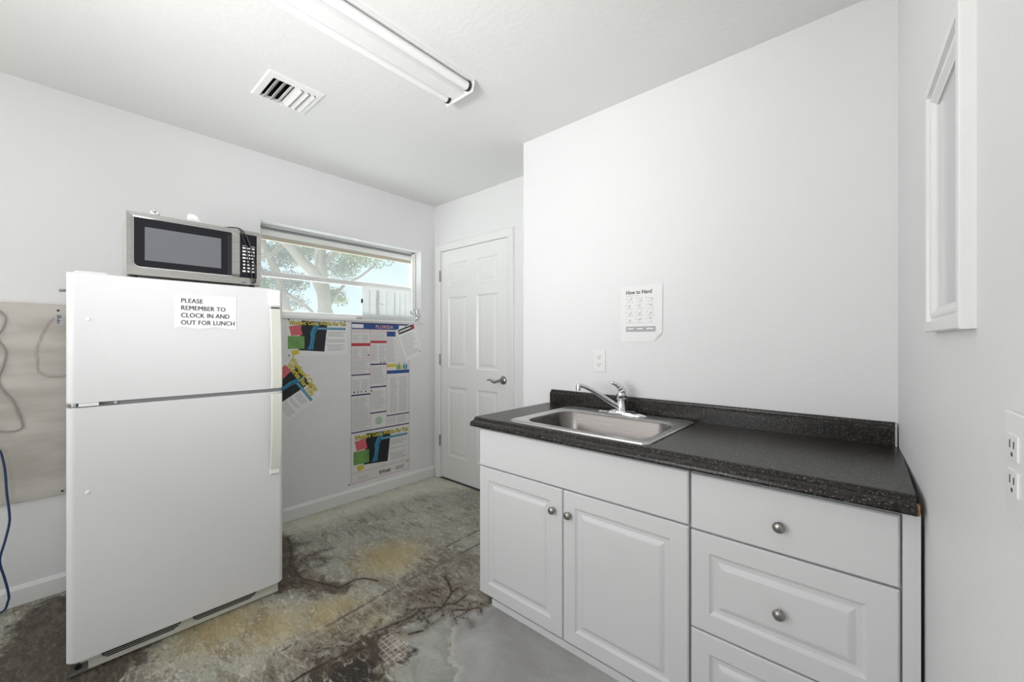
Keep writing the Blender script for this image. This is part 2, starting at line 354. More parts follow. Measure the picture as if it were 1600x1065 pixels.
def paneled_front(bm, x0, x1, z0, z1, yf, yb, panels, prof, edge=0.0):
    """slab facing -Y with raised panels. panels: (x0,x1,z0,z1); prof: list of (inset, depth)"""
    xs = sorted({x0, x1, *[p[0] for p in panels], *[p[1] for p in panels]})
    zs = sorted({z0, z1, *[p[2] for p in panels], *[p[3] for p in panels]})
    e = edge
    def fx(x): return x+e if x == x0 else (x-e if x == x1 else x)
    def fz(z): return z+e if z == z0 else (z-e if z == z1 else z)
    cache = {}
    def V(x, y, z):
        k = (round(x, 5), round(y, 5), round(z, 5))
        if k not in cache: cache[k] = bm.verts.new((x, y, z))
        return cache[k]
    for i in range(len(xs)-1):
        for j in range(len(zs)-1):
            a, b, c, d = xs[i], xs[i+1], zs[j], zs[j+1]
            if any(p[0] <= a+1e-6 and p[1] >= b-1e-6 and p[2] <= c+1e-6 and p[3] >= d-1e-6 for p in panels): continue
            bm.faces.new((V(fx(a), yf, fz(c)), V(fx(b), yf, fz(c)), V(fx(b), yf, fz(d)), V(fx(a), yf, fz(d))))
    for (a, b, c, d) in panels:
        # split rings so their outer edge matches any intermediate breaks
        last = None
        for ins, dep in prof:
            ring = [(a+ins, c+ins), (b-ins, c+ins), (b-ins, d-ins), (a+ins, d-ins)]
            vs = [V(x, yf+dep, z) for x, z in ring]
            if last:
                for k in range(4):
                    try: bm.faces.new((last[k], last[(k+1) % 4], vs[(k+1) % 4], vs[k]))
                    except ValueError: pass
            last = vs
        bm.faces.new(last)
    # sides and back with chamfered rim
    F = [(x0+e, yf, z0+e), (x1-e, yf, z0+e), (x1-e, yf, z1-e), (x0+e, yf, z1-e)]
    G = [(x0, yf+e, z0), (x1, yf+e, z0), (x1, yf+e, z1), (x0, yf+e, z1)]
    H = [(x, yb, z) for x, _, z in G]
    f = [bm.verts.new(p) for p in F]; g = [bm.verts.new(p) for p in G]; h = [bm.verts.new(p) for p in H]
    for k in range(4):
        k2 = (k+1) % 4
        if e: bm.faces.new((f[k2], f[k], g[k], g[k2]))
        bm.faces.new((g[k2], g[k], h[k], h[k2]))
    bm.faces.new((h[0], h[3], h[2], h[1]))
    return bm
def obj(name, bm, m, parent=None, loc=None, rot=None, smooth=False, label=None, angle=40):
    bmesh.ops.remove_doubles(bm, verts=bm.verts, dist=1e-6)
    bmesh.ops.recalc_face_normals(bm, faces=bm.faces)
    me = bpy.data.meshes.new(name); bm.to_mesh(me); bm.free()
    for x in (m if isinstance(m, (list, tuple)) else [m]): me.materials.append(M[x] if isinstance(x, str) else x)
    o = bpy.data.objects.new(name, me); COL.objects.link(o)
    if smooth:
        for p in me.polygons: p.use_smooth = True
        try: me.set_sharp_from_angle(angle=R(angle))
        except Exception: pass
    if parent: o.parent = parent
    if loc: o.location = loc
    if rot: o.rotation_euler = rot
    if label: o['label'] = label
    return o
def tag(o, label, cat, group=None):
    o['label'] = label; o['category'] = cat
    if group: o['group'] = group
    return o
def empty(name, loc=(0, 0, 0), rot=(0, 0, 0), mtx=None):
    o = bpy.data.objects.new(name, None); COL.objects.link(o); o.empty_display_size = 0.1
    if mtx is not None: o.matrix_world = mtx
    else: o.location = loc; o.rotation_euler = rot
    return o
def struct(name, bm, m, **k):
    o = obj(name, bm, m, **k); o['kind'] = 'structure'; return o
def poly_bm(bm, pts, z):
    bm.faces.new([bm.verts.new((p[0], p[1], z)) for p in pts]); return bm
def quad(bm, x0, x1, y0, y1, z):
    return poly_bm(bm, [(x0, y0), (x1, y0), (x1, y1), (x0, y1)], z)
def slabz(bm, x0, x1, y0, y1, z0, z1):
    return bx(bm, x0, x1, y0, y1, z0, z1)
def text(name, s, size, m, parent, loc, rot=(0, 0, 0), sx=1.0, bold=0.0, thick=0.0002, spacing=1.0, lead=1.0, align='LEFT', shear=0):
    c = bpy.data.curves.new(name, 'FONT'); c.body = s; c.size = size; c.offset = bold; c.extrude = thick
    c.space_character = spacing; c.space_line = lead; c.align_x = align; c.resolution_u = 3; c.shear = shear
    t = bpy.data.objects.new(name, c); COL.objects.link(t)
    dg = bpy.context.evaluated_depsgraph_get(); dg.update()
    me = bpy.data.meshes.new_from_object(t.evaluated_get(dg)); bpy.data.objects.remove(t)
    me.materials.clear(); me.materials.append(M[m])
    for v in me.vertices: v.co.x *= sx
    o = bpy.data.objects.new(name, me); COL.objects.link(o); o.parent = parent; o.location = loc; o.rotation_euler = rot
    me.name = name
    return o

# planes of the place
XA = -2.95      # window wall
YB = 1.915      # wall behind the counter
YC = 2.29       # wall with the door
XE = -1.589     # free end of the counter wall
ZC = 2.44
def xd(y): return 0.152-0.036*y      # right wall is a little out of square
YF = -2.2

# ------------------------------------------------------------------ floor
dark_left = [(-2.97, -0.03), (-2.90, 0.10), (-2.368, 0.426), (-1.984, 0.175), (-2.05, -0.3), (-2.396, -0.45), (-2.52, -0.16), (-2.72, -0.13)]
dark_fridge = [(-2.75, 0.776), (-2.784, 0.964), (-2.624, 0.963), (-2.365, 0.861), (-2.184, 0.838), (-2.103, 0.917), (-1.935, 0.97), (-1.898, 0.935), (-1.942, 0.831), (-2.085, 0.771), (-2.151, 0.68)]
burn = [(-1.52, 0.50), (-1.54, 0.688), (-1.55, 0.80), (-1.58, 0.92), (-1.476, 0.90), (-1.368, 0.937), (-1.315, 0.878), (-1.346, 0.81), (-1.251, 0.783)]
brown = [(-1.528, 0.523), (-1.576, 0.628), (-1.588, 0.837), (-1.614, 0.971), (-1.539, 1.124), (-1.419, 1.355), (-1.61, 1.612), (-1.913, 1.536), (-1.853, 1.269), (-1.736, 1.045), (-1.745, 0.802), (-1.716, 0.587), (-1.628, 0.435)]
grey = [(-1.476, 1.011), (-1.455, 1.168), (-1.39, 1.196), (-1.249, 1.042), (-1.053, 0.941), (-1.26, 0.758), (-1.302, 0.869)]
light_p = [(-1.39, 1.196), (-1.3, 1.322), (-1.108, 1.533), (0.2, 1.5), (0.2, 0.3), (-1.0, 0.80), (-1.139, 0.992), (-1.191, 0.987), (-1.31, 1.106)]
beige = [(-2.95, 0.84), (-2.95, 0.997), (-2.95, 2.257), (-2.388, 2.392), (-2.573, 2.132), (-2.656, 1.878), (-2.716, 1.432), (-2.672, 1.144), (-2.75, 0.909)]
tile = [(-1.499, 0.867), (-1.5, 0.939), (-1.37, 0.944), (-1.323, 0.883), (-1.359, 0.818)]
cracks = [[(-1.643, 1.336), (-1.593, 1.32), (-1.51, 1.275), (-1.467, 1.193), (-1.452, 1.159)], [(-1.51, 1.275), (-1.514, 1.319)],
          [(-1.467, 1.193), (-1.434, 1.234), (-1.441, 1.304)], [(-2.184, 0.838), (-2.07, 0.887), (-1.956, 0.931), (-1.963, 1.017), (-1.936, 1.055), (-1.867, 1.087)],
          [(-1.542, 0.528), (-1.546, 0.616), (-1.534, 0.705), (-1.525, 0.764), (-1.47, 0.856)], [(-2.691, 0.957), (-2.472, 0.9), (-2.376, 0.852), (-2.184, 0.838)],
          [(-1.41, 1.19), (-1.361, 1.239), (-1.331, 1.283)], [(-1.545, 0.9), (-1.51, 1.035), (-1.521, 1.11), (-1.462, 1.174)], [(-1.428, 0.978), (-1.403, 1.024)]]
crng = random.Random(11)
def grow(p, ang, length, depth):
    l = [p]; x, y = p; n = max(2, int(length/0.03))
    for _ in range(n):
        ang += crng.gauss(0, 0.45); x += 0.03*math.cos(ang); y += 0.03*math.sin(ang); l.append((x, y))
        if depth and crng.random() < 0.38: grow((x, y), ang+crng.choice((-1, 1))*crng.uniform(0.5, 1.1), length*0.45, depth-1)
    fine.append(l)
fine = []
for p, ds, ln in (((-1.467, 1.193), (0.4, 1.5, 2.6, 3.6, 4.6, 5.6), 0.17), ((-1.50, 0.80), (0.3, 1.2, 2.2, 3.4, 4.4, 5.4), 0.20), ((-2.30, 0.86), (0.2, 1.0, 2.0, 2.8, 5.6), 0.20), ((-1.53, 0.98), (0.5, 2.5, 4.4), 0.13), ((-2.62, 0.93), (0.3, 0.9), 0.12)):
    for d_ in ds: grow(p, d_, ln, 2)
seams = [[(-1.869, 1.525), (-1.874, 1.654), (-1.88, 2.0)], [(-1.727, 0.60), (-1.74, 0.917), (-1.756, 1.128), (-1.748, 1.403), (-1.746, 1.9)]]
rust = [(-2.017, 1.254, 0.16), (-1.785, 0.821, 0.12), (-2.071, 0.47, 0.13), (-1.648, 0.913, 0.05), (-1.90, 0.62, 0.10)]
def seg_dist(P, a, b):
    a = np.array(a); b = np.array(b); d = b-a; t = np.clip(((P-a)@d)/(d@d), 0, 1)
    return np.hypot(*(P-(a+t[:, None]*d)).T)
def sdf_poly(P, pts):
    d = np.full(len(P), 1e9); ins = np.zeros(len(P), bool); n = len(pts)
    for i in range(n):
        a, b = pts[i], pts[(i+1) % n]; d = np.minimum(d, seg_dist(P, a, b))
        if a[1] != b[1]:
            c = ((a[1] > P[:, 1]) != (b[1] > P[:, 1])) & (P[:, 0] < (b[0]-a[0])*(P[:, 1]-a[1])/(b[1]-a[1])+a[0]); ins ^= c
    return np.where(ins, -d, d)
def lines_d(P, ls):
    d = np.full(len(P), 1e9)
    for l in ls:
        for a, b in zip(l, l[1:]): d = np.minimum(d, seg_dist(P, a, b))
    return d
def floor_mesh():
    xs = np.concatenate([np.arange(XA-0.15, -0.4, 0.0075), np.arange(-0.4, 0.41, 0.1)]); ys = np.concatenate([np.arange(YF-0.1, -0.4, 0.1), np.arange(-0.4, YC+0.16, 0.0075)])
    X, Y = np.meshgrid(xs, ys); nx, ny = len(xs), len(ys)
    co = np.stack([X.ravel(), Y.ravel(), np.zeros(nx*ny)], 1)
    idx = np.arange(nx*ny).reshape(ny, nx)
    q = np.stack([idx[:-1, :-1].ravel(), idx[:-1, 1:].ravel(), idx[1:, 1:].ravel(), idx[1:, :-1].ravel()], 1)
    me = bpy.data.meshes.new('floor'); me.from_pydata(co.tolist(), [], q.tolist()); P = co[:, :2]
    A = dict(d_dark=np.minimum(sdf_poly(P, dark_left), sdf_poly(P, dark_fridge)), d_burn=sdf_poly(P, burn), d_brown=sdf_poly(P, brown), d_grey=sdf_poly(P, grey),
             d_light=sdf_poly(P, light_p), d_beige=sdf_poly(P, beige), d_tile=sdf_poly(P, tile), d_crack=lines_d(P, cracks), d_fine=lines_d(P, fine), d_seam=lines_d(P, seams),
             d_rust=np.min([np.hypot(P[:, 0]-x, P[:, 1]-y)-r for x, y, r in rust], 0))
    for k, v in A.items():
        a = me.attributes.new(k, 'FLOAT', 'POINT'); a.data.foreach_set('value', v.astype(np.float32))
    me.materials.append(M['floor']); o = bpy.data.objects.new('floor', me); COL.objects.link(o); o['kind'] = 'structure'
    return o
floor_mesh()

# ------------------------------------------------------------------ walls and ceiling
VX0, VX1, VY0, VY1 = -2.137-0.112, -2.137+0.086, 0.762-0.094, 0.762+0.098
bm = bmesh.new()
for a in ((XA-0.15, VX0, YF-0.1, YC+0.15), (VX1, 0.4, YF-0.1, YC+0.15), (VX0, VX1, YF-0.1, VY0), (VX0, VX1, VY1, YC+0.15)): bx(bm, a[0], a[1], a[2], a[3], ZC, ZC+0.12)
struct('ceiling', bm, 'ceiling')
WY0, WY1, WZ0, WZ1 = 0.884, 2.138, 1.385, 2.006       # window opening
bm = bmesh.new()
for a in ((YF-0.1, WY0, 0, ZC), (WY1, YC+0.15, 0, ZC), (WY0, WY1, 0, WZ0), (WY0, WY1, WZ1, ZC)):
    bx(bm, XA-0.15, XA, a[0], a[1], a[2], a[3])
struct('wall_left', bm, 'wall')
DX0, DX1, DZ1 = -2.875, -2.038, 2.035                # door opening
bm = bmesh.new()
for a in ((XA, DX0, 0, ZC), (DX1, XE+0.02, 0, ZC), (DX0, DX1, DZ1, ZC)):
    bx(bm, a[0], a[1], YC, YC+0.12, a[2], a[3])
struct('wall_back', bm, 'wall')
struct('wall_partition', prism(bmesh.new(), [(XE, YB), (xd(YB)+0.06, YB), (xd(YC)+0.1, YC+0.12), (XE, YC+0.12)], 'z', 0, ZC), 'wall')
struct('wall_right', prism(bmesh.new(), [(xd(YB+0.2), YB+0.2), (xd(YF), YF), (xd(YF)+0.12, YF), (xd(YB+0.2)+0.12, YB+0.2)], 'z', 0, ZC), 'wall')
bm = bmesh.new(); bx(bm, XA-0.15, -1.9, YF-0.1, YF, 0, ZC); bx(bm, -0.9, 0.36, YF-0.1, YF, 0, ZC); bx(bm, -1.9, -0.9, YF-0.1, YF, 2.1, ZC)
struct('wall_front', bm, 'wall')
struct('baseboard_left', prism(bmesh.new(), [(XA, 0), (XA+0.014, 0), (XA+0.014, 0.072), (XA+0.006, 0.088), (XA, 0.09)], 'y', YF, YC), 'trim')

# ------------------------------------------------------------------ window
win = empty('window_1', (XA-0.12, WY0, WZ0)); win['kind'] = 'structure'
X0 = XA-0.12
def wobj(name, bm, m, **k):
    o = obj(name, bm, m, win, **k); o.location = (-X0, -WY0, -WZ0); return o
bm = bmesh.new()
bx(bm, X0-0.02, X0+0.02, WY0, WY0+0.035, WZ0, WZ1); bx(bm, X0-0.02, X0+0.02, WY1-0.03, WY1, WZ0, WZ1)
bx(bm, X0-0.02, X0+0.02, WY0, WY1, WZ1-0.012, WZ1); bx(bm, X0-0.02, X0+0.02, WY0, WY1, WZ0, WZ0+0.014)
wobj('window_frame', bm, 'alu')
# rolled awning head: two rounded mouldings with a dark seam
bm = bmesh.new(); bx(bm, X0-0.0, X0+0.025, WY0+0.03, WY1-0.03, WZ1-0.024, WZ1-0.012); wobj('head_seam', bm, 'gasket')
bm = bmesh.new(); tube(bm, [(X0+0.004, WY0+0.035, WZ1-0.048), (X0+0.004, WY1-0.03, WZ1-0.048)], 0.022, 14); wobj('head_rail', bm, 'alu', smooth=True)
bm = bmesh.new(); bx(bm, X0-0.012, X0+0.008, WY0+0.035, WY1-0.03, WZ1-0.096, WZ1-0.066, bevel=0.004); wobj('upper_sash_rail', bm, 'tan')
bm = bmesh.new(); bx(bm, X0-0.014, X0+0.014, WY0+0.035, WY1-0.03, 1.660, 1.698, bevel=0.005); wobj('middle_rail', bm, 'alu')
bm = bmesh.new(); bx(bm, X0-0.014, X0+0.012, WY0+0.035, WY1-0.03, 1.399, 1.430, bevel=0.004); wobj('lower_sash_rail', bm, 'alu')
wobj('upper_pane', box(X0-0.002, X0+0.002, WY0+0.03, WY1-0.03, 1.69, WZ1-0.07), 'glass')
wobj('lower_pane', box(X0-0.002, X0+0.002, WY0+0.03, WY1-0.03, 1.42, 1.67), 'glass')
# sill lip
bm = bmesh.new(); bx(bm, XA-0.10, XA+0.010, WY0-0.005, WY1+0.025, WZ0-0.012, WZ0+0.002, bevel=0.002); wobj('window_sill', bm, 'trim')
# side track and operator crank
bm = bmesh.new(); bx(bm, X0+0.02, X0+0.034, WY1-0.030, WY1-0.012, WZ0, WZ1-0.01); bx(bm, X0+0.02, X0+0.045, WY1-0.012, WY1-0.004, WZ0, WZ1-0.01)
wobj('side_track', bm, 'alu')
cr = wobj('crank_housing', tube(bmesh.new(), spline([(XA-0.055, WY1-0.030, 1.50), (XA-0.04, WY1-0.018, 1.495), (XA-0.03, WY1-0.015, 1.46), (XA-0.03, WY1-0.018, 1.425), (XA-0.045, WY1-0.03, 1.405)], 6), 0.013, 10), 'chrome', smooth=True)
obj('crank_handle', tube(bmesh.new(), spline([(XA-0.025, WY1-0.02, 1.43), (XA-0.01, WY1-0.05, 1.455), (XA+0.0, WY1-0.085, 1.452), (XA+0.005, WY1-0.105, 1.462), (XA+0.005, WY1-0.112, 1.48)], 6), [0.008]*8+[0.006]*17, 8), 'chrome', cr, smooth=True)
# milky plastic sheet with vertical ribs taped over the lower right of the pane
sh = empty('plastic_sheet', (X0+0.03, 1.635, 1.40)); tag(sh, 'milky ribbed plastic sheet covering the lower right part of the window', 'sheet')
obj('film', box(0, 0.0015, 0, 0.468, 0, 0.262), 'film', sh)
bm = bmesh.new()
for u, wd in ((0.06, 0.006), (0.12, 0.030), (0.215, 0.004), (0.29, 0.010), (0.345, 0.005), (0.40, 0.003)): bx(bm, 0.0015, 0.004, u, u+wd, 0.012+0.03*random.random(), 0.235)
bx(bm, 0.0015, 0.0035, 0.16, 0.19, 0.12, 0.135)
obj('rib', bm, 'plastic', sh, label='raised pale streaks down the sheet')
obj('clip', box(0.0015, 0.006, -0.012, 0.004, 0.125, 0.158, bevel=0.002), 'black', sh, label='small black clip')
obj('tape', box(0.0015, 0.0022, -0.05, 0.0, -0.004, 0.01), 'greyplastic', sh, label='grey tab')

# ------------------------------------------------------------------ door with six panels
dr = empty('door_1', (DX0, YC, 0)); dr['kind'] = 'structure'
def dobj(name, bm, m, par=None, **k):
    o = obj(name, bm, m, par or dr, **k)
    if par is None: o.location = (-DX0, -YC, 0)
    return o
pr = [(0, 0), (0.012, 0.009), (0.026, 0.009), (0.046, 0.002)]
pans = []
for xa, xb in ((-2.755, -2.515), (-2.396, -2.160)):
    for za, zb in ((0.215, 0.820), (0.985, 1.600), (1.688, 1.898)): pans.append((xa, xb, za, zb))
dobj('door_slab', paneled_front(bmesh.new(), -2.852, -2.059, 0.014, 2.012, YC-0.004, YC+0.034, pans, pr, 0.002), 'door')
bm = bmesh.new()
bx(bm, DX0, -2.856, YC-0.008, YC+0.12, 0, 2.019); bx(bm, -2.055, DX1, YC-0.008, YC+0.12, 0, 2.019); bx(bm, DX0, DX1, YC-0.008, YC+0.12, 2.017, DZ1)
dobj('door_jamb', bm, 'trim')
cs = [(0, 0), (0.0, -0.010), (0.008, -0.013), (0.036, -0.017), (0.050, -0.018), (0.056, -0.012), (0.058, 0)]
bm = bmesh.new()
def casing(bm, pts):   # profile swept round the opening with mitred corners
    rings = []
    for d, h in cs:
        xa, xb, zt = -2.866-d, -2.046+d, 2.024+d
        rings.append([(xa, YC+h, 0), (xa, YC+h, zt), (xb, YC+h, zt), (xb, YC+h, 0)])
    V = [[bm.verts.new(p) for p in r] for r in rings]
    for a, b in zip(V, V[1:]):
        for k in range(3): bm.faces.new((a[k], a[k+1], b[k+1], b[k]))
    for k in (0, 3): bm.faces.new([v[k] for v in V])
    return bm
casing(bm, None)
dobj('door_casing', bm, 'trim')
dobj('door_gap_shade', box(DX0, DX1, YC-0.012, YC+0.10, 0.0005, 0.006), 'shade', label='dark strip painted as the shade under the door')  # solid strip, its dark colour stands in for shade under the door
for z in (0.335, 1.055, 1.797):
    h = dobj('hinge', tube(bmesh.new(), [(-2.860, YC-0.014, z-0.048), (-2.860, YC-0.014, z+0.048)], 0.0075, 10), 'hinge', smooth=True, label='grey steel butt hinge')
    bm = bmesh.new(); bx(bm, -2.878, -2.862, YC-0.0115, YC-0.0075, z-0.045, z+0.045); obj('hinge_leaf', bm, 'hinge', h)
rose = lathe(bmesh.new(), [(0, 0.016), (0.016, 0.016), (0.026, 0.011), (0.033, 0.005), (0.034, 0)], Matrix.Translation((-2.098, YC-0.004, 0.917)) @ Matrix.Rotation(R(90), 4, 'X'), 28)
hd = dobj('door_handle', rose, 'nickel', smooth=True, label='satin nickel lever handle')
bm = tube(bmesh.new(), [(-2.098, YC-0.018, 0.917), (-2.098, YC-0.05, 0.917)], [0.012, 0.010], 12)
tube(bm, spline([(-2.098, YC-0.05, 0.917), (-2.115, YC-0.056, 0.912), (-2.145, YC-0.058, 0.902), (-2.175, YC-0.058, 0.912), (-2.20, YC-0.056, 0.920), (-2.222, YC-0.056, 0.912)], 6), [0.011]*6+[0.009]*10+[0.007]*10+[0.0055]*5, 10)
obj('lever', bm, 'nickel', hd, smooth=True)

# ------------------------------------------------------------------ ceiling fixture
fx = empty('fluorescent_light', (-1.475, 0.68, ZC)); tag(fx, 'white two tube fluorescent strip light mounted on the ceiling', 'light fixture')
FL = 0.61
def fo(name, bm, m, par=None, **k): return obj(name, bm, m, par or fx, **k)
prof = [(-0.105, 0), (-0.105, -0.012), (-0.099, -0.012), (-0.095, -0.004), (-0.050, -0.004), (-0.034, -0.046), (0.034, -0.046), (0.050, -0.004), (0.095, -0.004), (0.099, -0.012), (0.105, -0.012), (0.105, 0)]
fo('housing', prism(bmesh.new(), prof, 'y', -FL, FL), 'fixture')
for s in (-1, 1):
    fo('end_plate', prism(bmesh.new(), [(-0.107, 0), (-0.107, -0.020), (-0.095, -0.056), (0.095, -0.056), (0.107, -0.020), (0.107, 0)], 'y', s*FL, s*(FL+0.003)), 'fixture')
for sx in (-1, 1):
    t = fo('fluorescent_tube', tube(bmesh.new(), [(sx*0.073, -FL+0.02, -0.028), (sx*0.073, FL-0.03, -0.028)], 0.019, 16), 'tube', smooth=True)
    for sy in (-1, 1):
        fo('tube_cap', tube(bmesh.new(), [(sx*0.073, sy*(FL-0.032), -0.028), (sx*0.073, sy*(FL-0.018), -0.028)], 0.0195, 16), 'alu', t, smooth=True)
        fo('lamp_holder', tube(bmesh.new(), [(sx*0.073, sy*(FL-0.016), -0.027), (sx*0.073, sy*(FL-0.004), -0.027)], [0.023, 0.021], 14), 'black' , t, smooth=True, label='dark tube socket ring')

# ------------------------------------------------------------------ ceiling vent
vt = empty('air_vent', (-2.137, 0.762, ZC)); tag(vt, 'white square ceiling air vent with six slanted louvres', 'vent')
bm = bmesh.new()
O_ = (-0.131, 0.131, -0.126, 0.126); I_ = (-0.112, 0.086, -0.094, 0.098)
loft(bm, [[(O_[0], O_[2], 0), (O_[1], O_[2], 0), (O_[1], O_[3], 0), (O_[0], O_[3], 0)], [(O_[0], O_[2], -0.003), (O_[1], O_[2], -0.003), (O_[1], O_[3], -0.003), (O_[0], O_[3], -0.003)],
          [(O_[0]+0.006, O_[2]+0.006, -0.007), (O_[1]-0.006, O_[2]+0.006, -0.007), (O_[1]-0.006, O_[3]-0.006, -0.007), (O_[0]+0.006, O_[3]-0.006, -0.007)],
          [(I_[0], I_[2], -0.007), (I_[1], I_[2], -0.007), (I_[1], I_[3], -0.007), (I_[0], I_[3], -0.007)], [(I_[0], I_[2], 0), (I_[1], I_[2], 0), (I_[1], I_[3], 0), (I_[0], I_[3], 0)]])
fr_ = obj('vent_frame', bm, 'trim', vt)
bm = bmesh.new(); e_ = 0.001
bx(bm, I_[0], I_[1], I_[2], I_[3], 0.10, 0.13); bx(bm, I_[0]+e_, I_[0]+0.004, I_[2]+e_, I_[3]-e_, 0.008, 0.10); bx(bm, I_[1]-0.004, I_[1]-e_, I_[2]+e_, I_[3]-e_, 0.008, 0.10)
bx(bm, I_[0]+0.004, I_[1]-0.004, I_[2]+e_, I_[2]+0.004, 0.008, 0.10); bx(bm, I_[0]+0.004, I_[1]-0.004, I_[3]-0.004, I_[3]-e_, 0.008, 0.10)
obj('duct_opening', bm, 'black', vt, label='duct liner coloured black for the shade behind the louvres')  # black colour of the liner stands in for darkness inside the duct
for i in range(6):
    yc = I_[2]+0.022+i*0.0305
    a = R(40 if i < 3 else -38)
    b_ = bmesh.new(); bx(b_, I_[0]+0.002, I_[1]-0.002, -0.0165, 0.0165, -0.0006, 0.0006)
    for v in b_.verts: v.co = Matrix.Rotation(a, 3, 'X') @ v.co
    obj('louvre', b_, 'trim', vt, (0, yc, -0.004))
for p in ((0.100, -0.006), (-0.121, 0.010)): obj('screw', lathe(bmesh.new(), [(0, -0.0095), (0.003, -0.009), (0.004, -0.007)], None, 10), 'alu', vt, (p[0], p[1], 0))

# ------------------------------------------------------------------ countertop, backsplash
CX0, CX1 = -1.400, 0.088
SX0, SX1, SY0, SY1 = -1.209, -0.560, 1.345, 1.860     # sink rim
ct = empty('countertop', (CX0, 1.30, 0.82)); tag(ct, 'dark speckled laminate countertop with moulded front edge and low backsplash', 'countertop')
def cobj(name, bm, m, **k):
    o = obj(name, bm, m, ct, **k); o.location = (-CX0, -1.30, -0.82); return o
ogee = [(1.345, 0.860), (1.334, 0.8600), (1.327, 0.8585), (1.322, 0.8550), (1.319, 0.8500), (1.315, 0.8465), (1.306, 0.8445), (1.298, 0.8410), (1.293, 0.8350), (1.2915, 0.8280), (1.294, 0.8220), (1.300, 0.8190), (1.330, 0.8190), (1.345, 0.820)]
bm = prism(bmesh.new(), ogee, 'x', CX0, CX1)
hx0, hx1, hy0, hy1 = SX0+0.02, SX1-0.02, SY0+0.02, SY1-0.02
for a in ((CX0, hx0, 1.345, 1.912), (hx1, CX1, 1.345, 1.912), (hx0, hx1, 1.345, hy0), (hx0, hx1, hy1, 1.912)): bx(bm, a[0], a[1], a[2], a[3], 0.822, 0.860)
cobj('worktop', bm, 'counter')
bs = [(1.912, 0.8602), (1.886, 0.8602), (1.886, 0.920), (1.888, 0.9245), (1.8935, 0.927), (1.896, 0.931), (1.897, 0.9365), (1.901, 0.9400), (1.912, 0.9405)]
cobj('backsplash', prism(bmesh.new(), bs, 'x', -1.368, 0.074), 'counter')
cobj('splash_end_strip', box(0.0745, 0.080, 1.886, 1.908, 0.8605, 0.936), 'greyplastic', label='grey unfinished end of the backsplash')
cobj('raw_end', box(CX1+0.0005, CX1+0.005, 1.300, 1.325, 0.8205, 0.842), 'wood', label='exposed brown particle board at the end')

# ------------------------------------------------------------------ sink
sk = empty('sink', (-0.885, 1.60, 0.861)); tag(sk, 'stainless steel drop-in single bowl sink set in the dark counter', 'sink')
def sobj(name, bm, m, par=None, **k):
    o = obj(name, bm, m, par or sk, **k)
    if par is None: o.location = (0.885, -1.60, -0.861)
    return o
bx0, bx1, by0, by1 = -1.168, -0.600, 1.392, 1.752
Ls = [rrect(SX0, SX1, SY0, SY1, 0.03, 0.8605), rrect(SX0+0.001, SX1-0.001, SY0+0.001, SY1-0.001, 0.03, 0.865), rrect(SX0+0.006, SX1-0.006, SY0+0.006, SY1-0.006, 0.028, 0.8685),
      rrect(SX0+0.011, SX1-0.011, SY0+0.011, SY1-0.011, 0.026, 0.8665), rrect(SX0+0.016, SX1-0.016, SY0+0.016, SY1-0.016, 0.024, 0.8655),
      rrect(bx0-0.004, bx1+0.004, by0-0.004, by1+0.004, 0.084, 0.8650), rrect(bx0+0.002, bx1-0.002, by0+0.002, by1-0.002, 0.080, 0.8625),
      rrect(bx0+0.006, bx1-0.006, by0+0.006, by1-0.006, 0.078, 0.855), rrect(bx0+0.016, bx1-0.016, by0+0.016, by1-0.016, 0.075, 0.74),
      rrect(bx0+0.028, bx1-0.028, by0+0.028, by1-0.028, 0.070, 0.708), rrect(bx0+0.055, bx1-0.055, by0+0.055, by1-0.055, 0.055, 0.697), rrect(-0.93, -0.84, 1.53, 1.62, 0.0445, 0.694)]
sobj('rim', loft(bmesh.new(), Ls[:7]), 'rimsteel', smooth=True)
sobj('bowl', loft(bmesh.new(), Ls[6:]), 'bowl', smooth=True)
dn = lathe(bmesh.new(), [(0.046, 0.003), (0.040, 0.001), (0.036, -0.012), (0.0, -0.014)], Matrix.Translation((-0.885, 1.575, 0.694)), 24)
sobj('drain', dn, 'chrome', smooth=True)

# ------------------------------------------------------------------ faucet
fc = empty('faucet', (-0.886, 1.808, 0.8665)); tag(fc, 'chrome single lever kitchen faucet at the back of the sink', 'faucet')
bm = bmesh.new()
rings = []
for z, k in ((0, 1.0), (0.004, 1.0), (0.010, 0.9)):
    r = []
    for i in range(32):
        t = 2*PI*i/32; x = math.cos(t); y = math.sin(t)
        w_ = 0.030 - 0.010*abs(x)
        r.append((0.127*k*math.copysign(abs(x)**0.8, x), w_*k*y, z + (0.006 if k < 1 and abs(x) < 0.5 else 0)))
    rings.append(r)
loft(bm, rings, True, True); obj('base_plate', bm, 'chrome', fc, smooth=True)
obj('body', lathe(bmesh.new(), [(0.028, 0.008), (0.026, 0.016), (0.0215, 0.022), (0.021, 0.070), (0.0245, 0.074), (0.0245, 0.077), (0.022, 0.079)], None, 24), 'chrome', fc, smooth=True)
hdl = lathe(bmesh.new(), [(0.0, 0.122), (0.012, 0.121), (0.020, 0.112), (0.0235, 0.100), (0.0245, 0.085), (0.022, 0.0795)], None, 24)
hn = obj('handle', hdl, 'chrome', fc, smooth=True)
lv = tube(bmesh.new(), spline([(0.003, 0.0, 0.098), (0.004, -0.002, 0.114), (-0.004, -0.010, 0.132), (-0.018, -0.022, 0.146), (-0.036, -0.036, 0.154)], 6), [0.0205]*4+[0.0195]*4+[0.0175]*4+[0.014]*4+[0.011]*4+[0.009]*4+[0.006], 12)
obj('lever', lv, 'chrome', hn, smooth=True)
